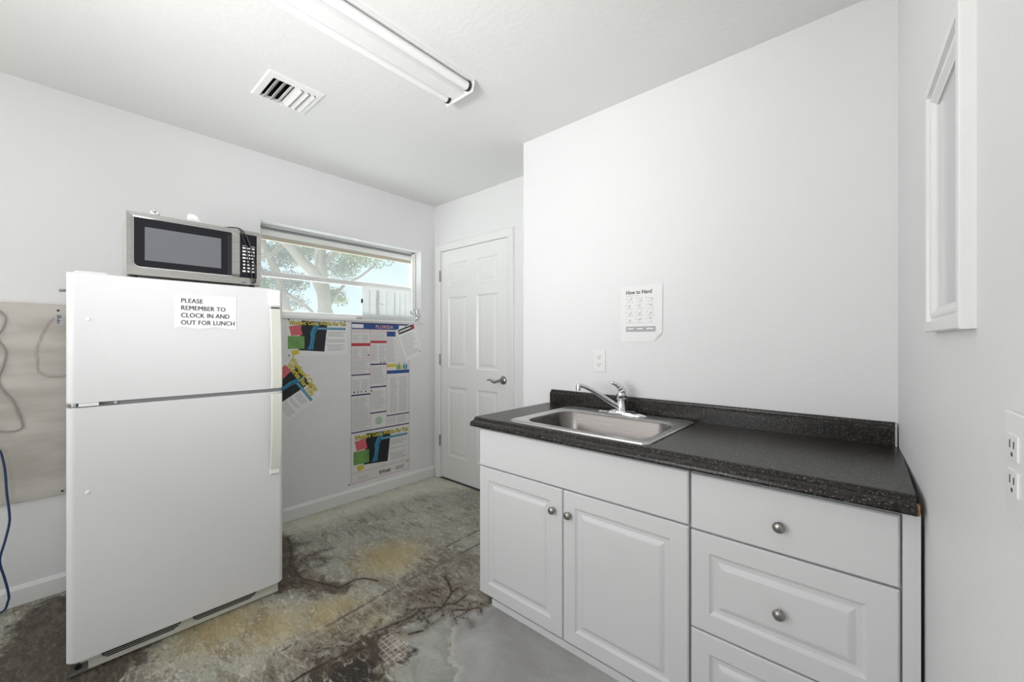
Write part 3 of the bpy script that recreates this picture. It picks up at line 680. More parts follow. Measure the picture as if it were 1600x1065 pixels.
sp = tube(bmesh.new(), spline([(-0.010, -0.010, 0.036), (-0.045, -0.045, 0.066), (-0.090, -0.090, 0.108), (-0.122, -0.122, 0.132), (-0.140, -0.140, 0.140), (-0.149, -0.149, 0.139)], 8), [0.013]*12+[0.0115]*12+[0.0105]*20, 14)
s_ = obj('spout', sp, 'chrome', fc, smooth=True)
obj('aerator', tube(bmesh.new(), [(-0.148, -0.148, 0.148), (-0.149, -0.149, 0.132), (-0.149, -0.149, 0.118)], [0.010, 0.0125, 0.0125], 14), 'chrome', s_, smooth=True)
obj('temperature_mark', lathe(bmesh.new(), [(0, 0.0015), (0.003, 0.001), (0.0035, 0)], Matrix.Translation((-0.012, -0.0205, 0.095)) @ Matrix.Rotation(R(90), 4, 'X') @ Matrix.Rotation(R(-30), 4, 'Y'), 10), 'ink', hn)

# ------------------------------------------------------------------ base cabinets
prf = [(0, 0), (0.004, 0.0045), (0.010, 0.0080), (0.018, 0.0085), (0.022, 0.0085), (0.032, 0.0030), (0.038, 0.0010)]
def knob(par, x, z, y):
    k = lathe(bmesh.new(), [(0.0, 0.026), (0.008, 0.0255), (0.0135, 0.022), (0.0155, 0.018), (0.0145, 0.015), (0.008, 0.012), (0.006, 0.006), (0.009, 0.001), (0.010, 0)], Matrix.Translation((x, y, z)) @ Matrix.Rotation(R(90), 4, 'X'), 24)
    return obj('knob', k, 'nickel', par, smooth=True, label='round brushed nickel knob')
YD = 1.330
def cabinet(name, x0, x1, label, px0):
    t = empty(name, ((x0+x1)/2, 1.62, 0)); tag(t, label, 'cabinet')
    inv = (-(x0+x1)/2, -1.62, 0)
    def co(n, bm, m, par=None, **k):
        o = obj(n, bm, m, par or t, **k)
        if par is None: o.location = inv
        return o
    bm = bmesh.new(); xr = min(x1, 0.080)
    bx(bm, x0, x0+0.016, YD+0.020, 1.908, 0.030, 0.815); bx(bm, xr-0.016, xr, YD+0.020, 1.908, 0.030, 0.815)
    bx(bm, x0+0.016, xr-0.016, YD+0.020, 1.908, 0.030, 0.046); bx(bm, x0+0.016, xr-0.016, 1.896, 1.908, 0.046, 0.815)
    bx(bm, x0+0.016, xr-0.016, YD+0.020, YD+0.036, 0.046, 0.815)
    co('carcass', bm, 'cab')
    co('plinth', box(px0, x1, YD+0.006, YD+0.020, 0.001, 0.030), 'cab')
    return t, co
t, co = cabinet('sink_cabinet', -1.372, -0.4215, 'white sink base cabinet with two raised panel doors', -1.298)
co('false_front', paneled_front(bmesh.new(), -1.3745, -0.4235, 0.6355, 0.806, YD, YD+0.0185, [], prf, 0.004), 'cab', label='plain fixed panel above the doors')
for i, (a, b) in enumerate(((-1.3745, -0.9050), (-0.9010, -0.4235))):
    d = co('door', paneled_front(bmesh.new(), a, b, 0.038, 0.6300, YD, YD+0.0185, [(a+0.056, b-0.056, 0.094, 0.574)], prf, 0.004), 'cab')
    knob(d, (-0.946 if i == 0 else -0.871), 0.541, YD)
t, co = cabinet('drawer_cabinet', -0.4185, 0.0975, 'white three drawer base cabinet beside the right wall', -0.4185)
co('drawer', paneled_front(bmesh.new(), -0.4160, 0.0610, 0.6300, 0.803, YD, YD+0.0185, [], prf, 0.004), 'cab', label='plain flat top drawer front')
d = t.children[-1]; knob(d, -0.180, 0.707, YD)
for z0, z1 in ((0.3205, 0.6245), (0.038, 0.3155)):
    d = co('drawer', paneled_front(bmesh.new(), -0.4160, 0.0610, z0, z1, YD, YD+0.0185, [(-0.362, 0.003, z0+0.058, z1-0.058)], prf, 0.004), 'cab', label='raised panel drawer front')
    knob(d, -0.180, (z0+z1)/2-0.006, YD)
co('filler_strip', box(0.0655, 0.0965, YD+0.004, YD+0.020, 0.03, 0.815), 'cab')

# ------------------------------------------------------------------ refrigerator (local X along the front, -Y out into the room)
FR = (-2.133, 0.028, 0); FROT = (0, 0, R(90-1.32))
rf = empty('refrigerator', FR, FROT); tag(rf, 'white top freezer refrigerator standing under the black and steel microwave', 'refrigerator')
FW = 0.7056
def dbox(x0, x1, y0, y1, z0, z1, r):
    """door shell: rounded front vertical edges"""
    pts = []
    k = 6
    for i in range(k+1): t_ = R(180+90*i/k); pts.append((x0+r+r*math.cos(t_), y0+r+r*math.sin(t_)))
    for i in range(k+1): t_ = R(270+90*i/k); pts.append((x1-r+r*math.cos(t_), y0+r+r*math.sin(t_)))
    pts += [(x1, y1), (x0, y1)]
    bm = bmesh.new(); prism(bm, pts, 'z', z0, z1)
    es = [e for e in bm.edges if abs(e.verts[0].co.z-e.verts[1].co.z) < 1e-6]
    bmesh.ops.bevel(bm, geom=es, offset=0.004, segments=2, affect='EDGES')
    return bm
obj('cabinet_body', box(0.012, FW-0.004, 0.078, 0.76, 0.030, 1.452, bevel=0.006), 'fridge', rf)
obj('freezer_gasket', box(0.012, FW-0.012, 0.060, 0.082, 0.998, 1.455), 'gasket', rf)
obj('fridge_gasket', box(0.012, FW-0.012, 0.060, 0.082, 0.07, 0.975), 'gasket', rf)
fd = obj('freezer_door', dbox(0, FW, 0, 0.066, 0.9945, 1.467, 0.022), 'fridge', rf, smooth=True, angle=30)
ld = obj('fridge_door', dbox(0, FW, 0, 0.066, 0.062, 0.9785, 0.022), 'fridge', rf, smooth=True, angle=30)
obj('mullion', box(0.02, FW-0.004, 0.020, 0.080, 0.9790, 0.9940), 'gasket', rf, label='grey strip between the two doors')
def handle(par, zs, offs, u0, u1, lab):
    bm = bmesh.new(); loops = []
    for z, o_ in zip(zs, offs):
        m_ = 0.0035
        loops.append([(u0, -o_+0.010, z), (u0+m_, -o_, z), (u1-m_, -o_-0.001, z), (u1, -o_+0.010, z), (u1-0.004, -o_+0.014, z), (u0+0.004, -o_+0.014, z)])
    loft(bm, loops, True, True); return obj('handle', bm, 'ivory', par, smooth=True, label=lab, angle=50)
zz = [1.000, 1.04, 1.10, 1.17, 1.24, 1.30, 1.345, 1.372]
h1 = handle(fd, zz, [0.036, 0.038, 0.038, 0.036, 0.031, 0.025, 0.019, 0.016], 0.643, 0.688, 'ivory bowed door handle')
zz = [0.973, 0.94, 0.88, 0.80, 0.73, 0.68, 0.64, 0.618]
handle(ld, zz, [0.036, 0.038, 0.038, 0.036, 0.031, 0.025, 0.019, 0.016], 0.643, 0.688, 'ivory bowed door handle')
obj('handle_trim', box(0.643, 0.688, -0.012, 0.001, 1.385, 1.462, bevel=0.003), 'plastic', fd, label='grey white trim strip above the handle')
obj('trim_mark', box(0.647, 0.684, -0.0155, -0.0115, 1.374, 1.379), 'ink', fd, label='small black mark')
obj('handle_end', box(0.643, 0.686, -0.013, 0.001, 0.590, 0.617, bevel=0.004), 'plastic', ld, label='pale cap at the foot of the handle')
for par, z in ((fd, 1.300), (ld, 0.668)):
    obj('screw_cap', lathe(bmesh.new(), [(0, 0.0028), (0.006, 0.002), (0.008, 0)], Matrix.Translation((0.054, 0, z)) @ Matrix.Rotation(R(90), 4, 'X'), 16), 'plastic', par, smooth=True)
hg = obj('middle_hinge', box(0.004, 0.12, 0.004, 0.06, 0.9805, 0.9835), 'hinge', rf, label='steel hinge between the doors')
obj('hinge_cover', box(0.030, 0.082, -0.003, 0.03, 0.9815, 0.9935, bevel=0.002), 'plastic', hg)
obj('hinge_pin', tube(bmesh.new(), [(0.018, 0.014, 0.979), (0.018, 0.014, 0.994)], 0.007, 12), 'chrome', hg, smooth=True)
obj('hinge_screw', tube(bmesh.new(), [(0.126, 0.0195, 0.987), (0.126, 0.012, 0.987)], 0.006, 12), 'chrome', hg, smooth=True)
obj('top_hinge_cover', box(0.020, 0.105, 0.02, 0.14, 1.4675, 1.476, bevel=0.003), 'plastic', rf)
# base grille
bm = bmesh.new(); bx(bm, 0.055, 0.692, 0.032, 0.045, 0.003, 0.056, bevel=0.003)
kg = obj('base_grille', bm, 'ivory', rf)
for a, b in ((0.088, 0.330), (0.360, 0.605)):
    bm = bmesh.new()
    prism(bm, [(a, 0.052), (a+0.004, 0.035), (a+0.016, 0.024), (b-0.030, 0.024), (b-0.012, 0.036), (b, 0.052)], 'y', 0.0300, 0.0325)
    g = obj('grille_vent', bm, 'black', kg, label='dark ventilation opening')
    for z in (0.0305, 0.0385, 0.0465):
        obj('grille_bar', box(a+0.006, b-0.012, 0.0285, 0.0302, z-0.0012, z+0.0012), 'greyplastic', kg)
fb = obj('foot_bracket', box(0.010, 0.088, 0.036, 0.10, 0.006, 0.060), 'hinge', rf, label='metal roller bracket at the left foot')
obj('bracket_hole', tube(bmesh.new(), [(0.030, 0.034, 0.026), (0.030, 0.037, 0.026)], 0.010, 14), 'black', fb)
obj('bracket_lip', box(0.008, 0.088, 0.026, 0.037, 0.003, 0.0065), 'hinge', fb)
obj('bracket_cover', box(0.034, 0.088, 0.026, 0.036, 0.040, 0.060, bevel=0.003), 'plastic', fb)
for fx_ in (0.05, 0.65):
    for fy in (0.10, 0.70): obj('foot', tube(bmesh.new(), [(fx_, fy, 0.0005), (fx_, fy, 0.031)], 0.018, 14), 'black', rf)
obj('side_pin', tube(bmesh.new(), [(0.013, 0.085, 1.408), (-0.018, 0.083, 1.405)], 0.005, 8), 'hinge', rf)

# paper note on the freezer door
FM = Matrix.Translation(FR) @ Matrix.Rotation(R(90-1.32), 4, 'Z')
def on_front(x, y, z): return FM @ Matrix.Translation((x, y, z)) @ Matrix.Rotation(R(90), 4, 'X')
nt_ = empty('paper_note', mtx=on_front(0.297, -0.0008, 1.275)); tag(nt_, 'white paper note with four lines of black capitals taped on the freezer door', 'note')
bm = bmesh.new(); g_ = []
for j in range(9):
    row = []
    for i in range(23):
        x = 0.215*i/22; y = 0.140*j/8; z = 0.0004+(0.0015*max(0, 1-j/1.5)*abs(math.sin(i*0.9)) if j < 2 else 0)
        if j == 0: y += 0.004*math.sin(i*0.55)
        row.append(bm.verts.new((x, y, z)))
    g_.append(row)
for j in range(8):
    for i in range(22): bm.faces.new((g_[j][i], g_[j][i+1], g_[j+1][i+1], g_[j+1][i]))
obj('sheet', bm, 'paper', nt_, smooth=True)
for dx_ in (0, 0.0007): text('lettering', 'PLEASE\nREMEMBER TO\nCLOCK IN AND\nOUT FOR LUNCH', 0.0268, 'ink', nt_, (0.020+dx_, 0.104, 0.0012+dx_*0.1), sx=0.86, lead=1.13, spacing=1.03)

# ------------------------------------------------------------------ microwave on the refrigerator
mw = empty('microwave', FM @ Vector((0.386, 0.18, 1.467)), FROT); tag(mw, 'stainless steel and black microwave oven on top of the refrigerator', 'microwave')
def mo(name, bm, m, par=None, **k):
    o = obj(name, bm, m, par or mw, **k)
    if par is None: o.location = (-0.386, -0.18, -1.467)
    return o
mo('case', box(0.164, 0.608, 0.052, 0.36, 1.484, 1.724, bevel=0.004), 'greyplastic')
mo('dark_rim', box(0.159, 0.615, 0.040, 0.054, 1.4795, 1.7275, bevel=0.003), 'black')
def poly_front(name, pts, y0, y1, m, par=None, **k):
    bm = prism(bmesh.new(), pts, 'y', y0, y1); return mo(name, bm, m, par, **k)
# steel bezel around the door glass, one bottom rail with a deeper left corner
gx0, gx1, gz0, gz1 = 0.175, 0.5005, 1.512, 1.7125
def corner_pts(x0, x1, z0, z1, r=0.022):
    pts = [(x0, z1), (x0, z0+r)]
    for i in range(1, 7):
        t_ = R(180+90*i/6); pts.append((x0+r+r*math.cos(t_), z0+r+r*math.sin(t_)))
    return pts+[(x1, z0), (x1, z1)]
inner = corner_pts(gx0, 0.6005, gz0, gz1)
outer = corner_pts(0.157, 0.617, 1.481, 1.729, 0.004)
bm = bmesh.new()
vo = [bm.verts.new((x, 0.030, z)) for x, z in outer]; vi = [bm.verts.new((x, 0.032, z)) for x, z in inner]; vb = [bm.verts.new((x, 0.042, z)) for x, z in outer]; vj = [bm.verts.new((x, 0.042, z)) for x, z in inner]
n_ = len(outer)
for k in range(n_):
    k2 = (k+1) % n_
    bm.faces.new((vo[k], vo[k2], vi[k2], vi[k])); bm.faces.new((vo[k2], vo[k], vb[k], vb[k2])); bm.faces.new((vi[k], vi[k2], vj[k2], vj[k])); bm.faces.new((vj[k], vj[k2], vb[k2], vb[k]))
mo('bezel', bm, 'steel', label='stainless steel surround')
bm = bmesh.new()
i2 = corner_pts(gx0+0.003, 0.505, gz0+0.003, gz1-0.003, 0.020); i1 = corner_pts(gx0-0.001, 0.505, gz0-0.001, gz1+0.001, 0.023)
V1 = [bm.verts.new((x, 0.0295, z)) for x, z in i1]; V2 = [bm.verts.new((x, 0.0305, z)) for x, z in i2]
for k in range(len(i1)-1): bm.faces.new((V1[k], V1[k+1], V2[k+1], V2[k]))
bm.faces.new((V1[-1], V1[0], V2[0], V2[-1]))
mo('bright_edge', bm, 'chrome', label='thin bright line around the door glass')
dg_ = poly_front('door_glass', corner_pts(gx0+0.001, 0.5005, gz0+0.001, gz1-0.001, 0.021), 0.0325, 0.040, 'blackglass')
obj('oven_window', box(0.210, 0.462, 0.0312, 0.0325, 1.5425, 1.675), 'screen', dg_)
mo('handle_shadow_strip', box(0.486, 0.5005, 0.0310, 0.034, 1.517, 1.700), 'black', label='black strip painted as the shadow gap beside the handle')  # flat black strip, shadow beside the handle put into its colour
bm = bmesh.new()
loft(bm, [[(0.501, 0.024 if 0 < i < 4 else 0.030, z), (0.5315, 0.024 if 0 < i < 4 else 0.030, z), (0.5315, 0.036, z), (0.501, 0.036, z)] for i, z in enumerate((1.5125, 1.524, 1.61, 1.700, 1.7125))], True, True)
mo('handle', bm, 'steel', label='flat vertical steel handle')
mo('control_panel', box(0.5335, 0.600, 0.0305, 0.040, 1.513, 1.712), 'blackglass')
pan = mw.children[-1]
for r_ in range(8):
    for c_ in range(3):
        z = 1.648-r_*0.0152
        cx_ = 0.5495+c_*0.0175
        w2, h2 = (0.0068, 0.0036) if r_ < 4 else (0.0044, 0.0036)
        if r_ == 7 and c_ != 1: w2 = 0.0064
        obj('key', box(cx_-w2, cx_+w2, 0.0296, 0.0305, z-h2, z+h2, bevel=0.0004, seg=1), 'plastic', pan)
bm = bmesh.new()
for a, b in ((0.5435, 0.553), (0.5545, 0.562), (0.576, 0.593)): bx(bm, a, b, 0.0300, 0.0305, 1.6575, 1.6595)
obj('panel_lettering', bm, 'plastic', pan)
mo('logo_button', box(0.538, 0.556, 0.028, 0.0302, 1.4885, 1.4905), 'black', label='dark slot on the bottom rail')
for x in (0.18, 0.59):
    for y in (0.07, 0.33): mo('foot', tube(bmesh.new(), [(x, y, 1.4675), (x, y, 1.486)], 0.012, 12), 'black')

# plug and adapter lying on the microwave
FMv = lambda x, y, z: FM @ Vector((x, y, z))
pg = empty('power_plug', FMv(0.250, 0.075, 1.7245), FROT); tag(pg, 'round white power plug with prongs standing on the microwave', 'plug')
ax = Matrix.Rotation(R(-28), 4, 'Y') @ Matrix.Rotation(R(35), 4, 'X')
bmp = lathe(bmesh.new(), [(0, 0.0), (0.010, 0.0), (0.0125, 0.006), (0.0145, 0.018), (0.0145, 0.030), (0.012, 0.034), (0, 0.034)], Matrix.Translation((0.0, 0.0, 0.0095)) @ Matrix.Rotation(R(62), 4, Vector((1, -0.35, 0)).normalized()) @ Matrix.Translation((0, 0, -0.006)), 20)
obj('plug_body', bmp, 'plastic', pg, smooth=True)
mt = Matrix.Translation((0.0, 0.0, 0.0095)) @ Matrix.Rotation(R(62), 4, Vector((1, -0.35, 0)).normalized())
for x in (-0.006, 0.006):
    b_ = bmesh.new(); bx(b_, x-0.0008, x+0.0008, -0.003, 0.003, 0.028, 0.040)
    for v in b_.verts: v.co = mt @ v.co
    obj('prong', b_, 'hinge', pg)
b_ = tube(bmesh.new(), [mt @ Vector((0, -0.008, 0.028)), mt @ Vector((0, -0.008, 0.040))], 0.0022, 8); obj('prong', b_, 'hinge', pg)
ad = empty('power_adapter', FMv(0.382, 0.10, 1.7245), FROT); tag(ad, 'white wedge shaped multi outlet adapter on the microwave top', 'adapter')
bm = prism(bmesh.new(), [(-0.028, 0.0), (-0.028, 0.046), (-0.010, 0.050), (0.004, 0.044), (0.034, 0.010), (0.034, 0.0)], 'y', -0.02, 0.02)
bmesh.ops.bevel(bm, geom=list(bm.edges), offset=0.003, segments=2, affect='EDGES')
a_ = obj('adapter_body', bm, 'plastic', ad, smooth=True)
for i in range(4):
    t_ = i/3; x = 0.007+0.022*t_; z = 0.041-0.0265*t_
    obj('outlet_slot', box(x-0.0015, x+0.0015, -0.0207, -0.0195, z-0.012+0.002*i, z-0.006+0.002*i), 'inklight', a_)
cdp = [(0.412, 0.090, 1.731), (0.44, 0.080, 1.734), (0.475, 0.062, 1.7335), (0.508, 0.040, 1.7355), (0.535, 0.022, 1.728), (0.560, 0.016, 1.690), (0.580, 0.015, 1.62), (0.591, 0.016, 1.55), (0.592, 0.016, 1.51), (0.586, 0.014, 1.488), (0.580, 0.016, 1.51), (0.570, 0.017, 1.56), (0.556, 0.018, 1.64), (0.543, 0.022, 1.695), (0.532, 0.040, 1.7330)]
cd = empty('black_power_cord', FMv(0.412, 0.090, 1.731), FROT); tag(cd, 'black power cord looping down over the microwave keypad', 'cord')
p0 = Vector(cdp[0])
obj('cord_loop', tube(bmesh.new(), spline([Vector(p)-p0 for p in cdp], 6), 0.0028, 8), 'black', cd, smooth=True)
obj('cord_connector', tube(bmesh.new(), [(0.002, 0, 0.0), (0.020, -0.006, 0.002), (0.034, -0.012, 0.003)], [0.006, 0.0065, 0.0035], 10), 'black', cd, smooth=True)

# ------------------------------------------------------------------ printed sheets
WA = lambda y, z, off=0.0008, ang=0: Matrix.Translation((XA+off, y, z)) @ Euler((R(90), 0, R(90))).to_matrix().to_4x4() @ Matrix.Rotation(R(ang), 4, 'Z')
WB = lambda x, z, off=0.0008, ang=0: Matrix.Translation((x, YB-off, z)) @ Matrix.Rotation(R(90), 4, 'X') @ Matrix.Rotation(R(ang), 4, 'Z')
E0 = 0.0004
def paper(root, w_, h_, m='paper', curl=0.0, name='sheet', cut=None):
    bm = bmesh.new(); nx, ny = 12, 10; g = []
    for j in range(ny+1):
        row = []
        for i in range(nx+1):
            x = w_*i/nx; y = h_*j/ny; z = 0
            if curl and i > nx*0.7 and j < ny*0.3: z = curl*((i/nx-0.7)/0.3*(0.3-j/ny)/0.3)**1.5
            row.append(bm.verts.new((x, y, z)))
        g.append(row)
    for j in range(ny):
        for i in range(nx): bm.faces.new((g[j][i], g[j][i+1], g[j+1][i+1], g[j+1][i]))
    return obj(name, bm, m, root)
def patch(root, name, pts, m, z=E0, label=None):
    return obj(name, poly_bm(bmesh.new(), pts, z), m, root, label=label)
def rect(root, name, x0, x1, y0, y1, m, z=E0, label=None): return patch(root, name, [(x0, y0), (x1, y0), (x1, y1), (x0, y1)], m, z, label)
def lines(bm, x0, x1, y0, y1, pitch, th, z=E0, cut=0.25):
    y = y1-pitch
    while y > y0:
        e = x1-(x1-x0)*random.random()*cut
        quad(bm, x0, e, y, y+th, z); y -= pitch
    return bm
def comp_art(root, x0, y0, W, H, two=False):
    X = lambda u: x0+u*W
    Y = lambda v: y0+v*H
    k = W/0.42
    px = [(X(0.22), Y(0.97)), (X(0.66), Y(0.94)), (X(0.60), Y(0.07)), (X(0.17), Y(0.13))]
    patch(root, 'xray_picture', px, 'xray', E0, 'black picture of a blue glowing leg bone')
    bm = bmesh.new()
    def limb(c, r, z):
        L_ = [(X(u-r*q), Y(v)) for u, v, q in c]; R_ = [(X(u+r*q), Y(v)) for u, v, q in c]
        poly_bm(bm, L_+R_[::-1], z)
    limb([(0.50, 0.95, 1.8), (0.445, 0.78, 1.3), (0.40, 0.62, 1.1), (0.405, 0.50, 1.1), (0.385, 0.30, 0.9), (0.36, 0.14, 1.5)], 0.038, E0*2); obj('limb_glow', bm, 'xblue', root)
    bm = bmesh.new()
    limb([(0.475, 0.92, 1.6), (0.42, 0.74, 1.0), (0.385, 0.60, 1.3), (0.390, 0.50, 1.0), (0.372, 0.28, 0.8), (0.35, 0.16, 1.4)], 0.011, E0*3)
    limb([(0.53, 0.90, 1.2), (0.465, 0.70, 0.9), (0.425, 0.56, 1.1), (0.408, 0.30, 0.8), (0.395, 0.16, 1.2)], 0.007, E0*3); obj('bone', bm, 'xblue2', root)
    patch(root, 'coral_note', [(X(0.02), Y(0.80)), (X(0.20), Y(0.84)), (X(0.235), Y(0.56)), (X(0.055), Y(0.54))], 'pink', E0*2)
    rect(root, 'green_note', X(0.0), X(0.265), Y(0.17), Y(0.53), 'green', E0*2)
    patch(root, 'yellow_note', [(X(0.05), Y(0.12)), (X(0.17), Y(0.15)), (X(0.18), Y(0.02)), (X(0.07), Y(-0.02))], 'yellow', E0*3)
    rect(root, 'banner', X(0.48), X(0.985), Y(0.715), Y(0.785), 'teal', E0*2)
    bm = bmesh.new(); i = 0; x = X(0.50)
    while x < X(0.965):
        w_ = (0.006+0.010*random.random())*k; quad(bm, x, min(x+w_*0.6, X(0.975)), Y(0.742), Y(0.758), E0*3); x += w_+0.003*k
    obj('banner_lettering', bm, 'paper', root)
    if two:
        text('title', "Workers' Comp", 0.047, 'yellow', root, (X(-0.01), Y(0.955), E0*4), sx=0.92, bold=0.0026)
        text('title', 'Works For You', 0.047, 'yellow', root, (X(0.04), Y(0.815), E0*4), sx=0.92, bold=0.0026)
        patch(root, 'title_shadow', [(X(0.22), Y(0.985)), (X(0.72), Y(0.985)), (X(0.80), Y(0.93)), (X(0.12), Y(0.93))], 'ink', E0*3.5)
    else:
        text('title_shadow', "Workers' Comp Works For You", 0.0378*k, 'ink', root, (X(0.0235), Y(0.846), E0*3), sx=0.80, bold=0.0026*k)
        text('title', "Workers' Comp Works For You", 0.0378*k, 'yellow', root, (X(0.02), Y(0.853), E0*4), sx=0.80, bold=0.0016*k)
    bm = bmesh.new()
    for a, b in ((0.50, 0.68), (0.35, 0.45), (0.08, 0.30)):
        lines(bm, X(0.66), X(0.985), Y(a), Y(b), 0.0125*k if not two else 0.011, 0.004*k)
        poly_bm(bm, [(X(0.635), Y(b)), (X(0.655), Y(b-0.01)), (X(0.64), Y(b-0.05))], E0)
    obj('small_print', bm, 'inkgrey', root)
def tacks(root, pts):
    for x, y in pts: obj('push_pin', lathe(bmesh.new(), [(0, 0.006), (0.004, 0.005), (0.005, 0.0015), (0.003, 0)], Matrix.Translation((x, y, E0*2)), 10), 'ink', root, smooth=True)

p1 = empty('injury_poster', mtx=WA(1.042, 1.116, ang=0.4)); tag(p1, 'white landscape poster with yellow title and blue x-ray picture, just under the window', 'poster')
paper(p1, 0.425, 0.256); comp_art(p1, 0.006, 0.008, 0.41, 0.245); tacks(p1, [(0.012, 0.250), (0.405, 0.246), (0.014, 0.006)])
# tilted poster, its left part behind the refrigerator
a2 = -53.7; p2m = WA(1.080, 1.110, ang=a2) @ Matrix.Translation((0, -0.30, 0))
p2 = empty('tilted_injury_poster', mtx=p2m); tag(p2, 'tilted poster with two line yellow title, partly hidden behind the refrigerator', 'poster')
paper(p2, 0.338, 0.30); comp_art(p2, 0.004, 0.010, 0.325, 0.275, two=True)

big = empty('labor_law_poster', mtx=WA(1.4935, 0.125, ang=-0.1)); tag(big, 'tall poster with blue header and three columns of notices under the window', 'poster')
BW, BH = 0.523, 1.240
paper(big, BW, BH, 'paper_b')
rect(big, 'header', 0.003, BW-0.003, BH-0.052, BH-0.004, 'blue', label='blue header band')
rect(big, 'header_emblem', 0.006, 0.100, BH-0.044, BH-0.014, 'paper', E0*2); rect(big, 'header_emblem', 0.418, BW-0.012, BH-0.046, BH-0.014, 'paper', E0*2)
rect(big, 'header_top_line', 0.003, BW-0.003, BH-0.009, BH-0.002, 'purple', E0*2)
text('header_lettering', 'FLORIDA', 0.037, 'paper_pink', big, (0.205, BH-0.043, E0*2), sx=1.0, bold=0.0004, spacing=1.08)
bm = bmesh.new()
for x in (0.0015, 0.158, 0.303, BW-0.0035): quad(bm, x, x+0.0028, 0.385 if 0.1 < x < 0.4 else 0.0, BH-0.055, E0)
for y in (0.0, BH-0.058, BH-0.075): quad(bm, 0.0015, BW-0.001, y, y+0.003, E0)
for a, b, y in ((0, 0.158, 0.956), (0, 0.158, 0.873)): quad(bm, a, b, y, y+0.0025, E0)
quad(bm, 0.412, 0.415, 0.39, 0.478, E0); quad(bm, 0.003, BW-0.003, 0.079, 0.0815, E0)
obj('column_rules', bm, 'pinkline', big)
for a, b, y, h_, m in ((0.003, 0.158, 1.055, 0.024, 'red'), (0.160, 0.301, 1.078, 0.020, 'red'), (0.003, 0.158, 0.828, 0.010, 'purple'), (0.003, 0.158, 0.672, 0.011, 'purple'),
                       (0.160, 0.301, 0.903, 0.012, 'purple'), (0.160, 0.301, 0.722, 0.011, 'purple'), (0.160, 0.301, 0.517, 0.010, 'purple'),
                       (0.306, 0.385, 1.132, 0.042, 'blue'), (0.306, BW-0.003, 0.825, 0.028, 'blue'), (0.306, BW-0.003, 0.478, 0.009, 'purple'), (0.003, BW-0.003, 0.386, 0.009, 'purple'), (0.306, 0.395, 0.880, 0.026, 'yellow')):
    rect(big, 'notice_heading', a, b, y, y+h_, m, E0*2)
bm = bmesh.new()
cells = [(0.008, 0.078, 1.085, 1.150), (0.084, 0.152, 1.085, 1.150), (0.010, 0.075, 0.965, 1.045), (0.084, 0.150, 0.965, 1.045), (0.010, 0.152, 0.88, 0.950), (0.010, 0.152, 0.845, 0.868),
         (0.010, 0.078, 0.70, 0.80), (0.084, 0.150, 0.71, 0.80), (0.010, 0.152, 0.405, 0.660), (0.166, 0.296, 1.105, 1.155), (0.166, 0.226, 0.935, 1.068), (0.236, 0.296, 0.935, 1.068),
         (0.166, 0.296, 0.745, 0.892), (0.166, 0.296, 0.545, 0.700), (0.312, 0.385, 0.915, 1.12), (0.335, 0.410, 0.500, 0.80), (0.420, 0.510, 0.500, 0.80), (0.312, 0.405, 0.405, 0.47), (0.42, 0.51, 0.405, 0.47)]
for c_ in cells: lines(bm, *c_, 0.0098, 0.0034, cut=0.3)
obj('small_print', bm, 'inklight', big)
bm = bmesh.new()
for x, y in ((0.145, 0.985), (0.025, 0.700), (0.055, 0.700), (0.085, 0.700), (0.120, 0.700), (0.252, 0.925), (0.280, 0.925), (0.170, 0.700)):
    bm2 = lathe(bm, [(0, E0*2), (0.006, E0*2)], Matrix.Translation((x, y, 0)), 10)
obj('seal_marks', bm, 'ink', big)
obj('green_seal', lathe(bmesh.new(), [(0, E0*2), (0.032, E0*2)], Matrix.Translation((0.235, 0.455, 0)), 24), 'seal', big)
for i, (x, m, hh) in enumerate(((0.405, 'green', 0.050), (0.425, 'green', 0.060), (0.447, 'yellow', 0.04), (0.470, 'teal', 0.055), (0.492, 'teal', 0.050))):
    patch(big, 'bottle_picture', [(x-0.009, 0.858), (x+0.009, 0.858), (x+0.009, 0.858+hh*0.6), (x+0.003, 0.858+hh*0.8), (x+0.003, 0.858+hh), (x-0.003, 0.858+hh), (x-0.003, 0.858+hh*0.8), (x-0.009, 0.858+hh*0.6)], m, E0*2)
comp_art(big, 0.020, 0.092, 0.490, 0.285)
text('footer_lettering', 'trinet', 0.050, 'ink', big, (0.238, 0.022, E0), sx=0.92, bold=0.0009)
bm = bmesh.new(); lines(bm, 0.385, 0.475, 0.020, 0.058, 0.016, 0.005, cut=0.1); obj('footer_print', bm, 'ink', big)
bm = bmesh.new(); lines(bm, 0.06, 0.16, 0.016, 0.050, 0.014, 0.004, cut=0.4); obj('footer_print', bm, 'inklight', big)
tacks(big, [(0.505, 0.072)])
tk = obj('push_pin', lathe(bmesh.new(), [(0, 0.006), (0.0045, 0.005), (0.005, 0.0015), (0.003, 0)], None, 10), 'ink'); tk.matrix_world = WA(1.478, 0.128); tag(tk, 'single black push pin left in the wall beside the tall poster', 'push pin')

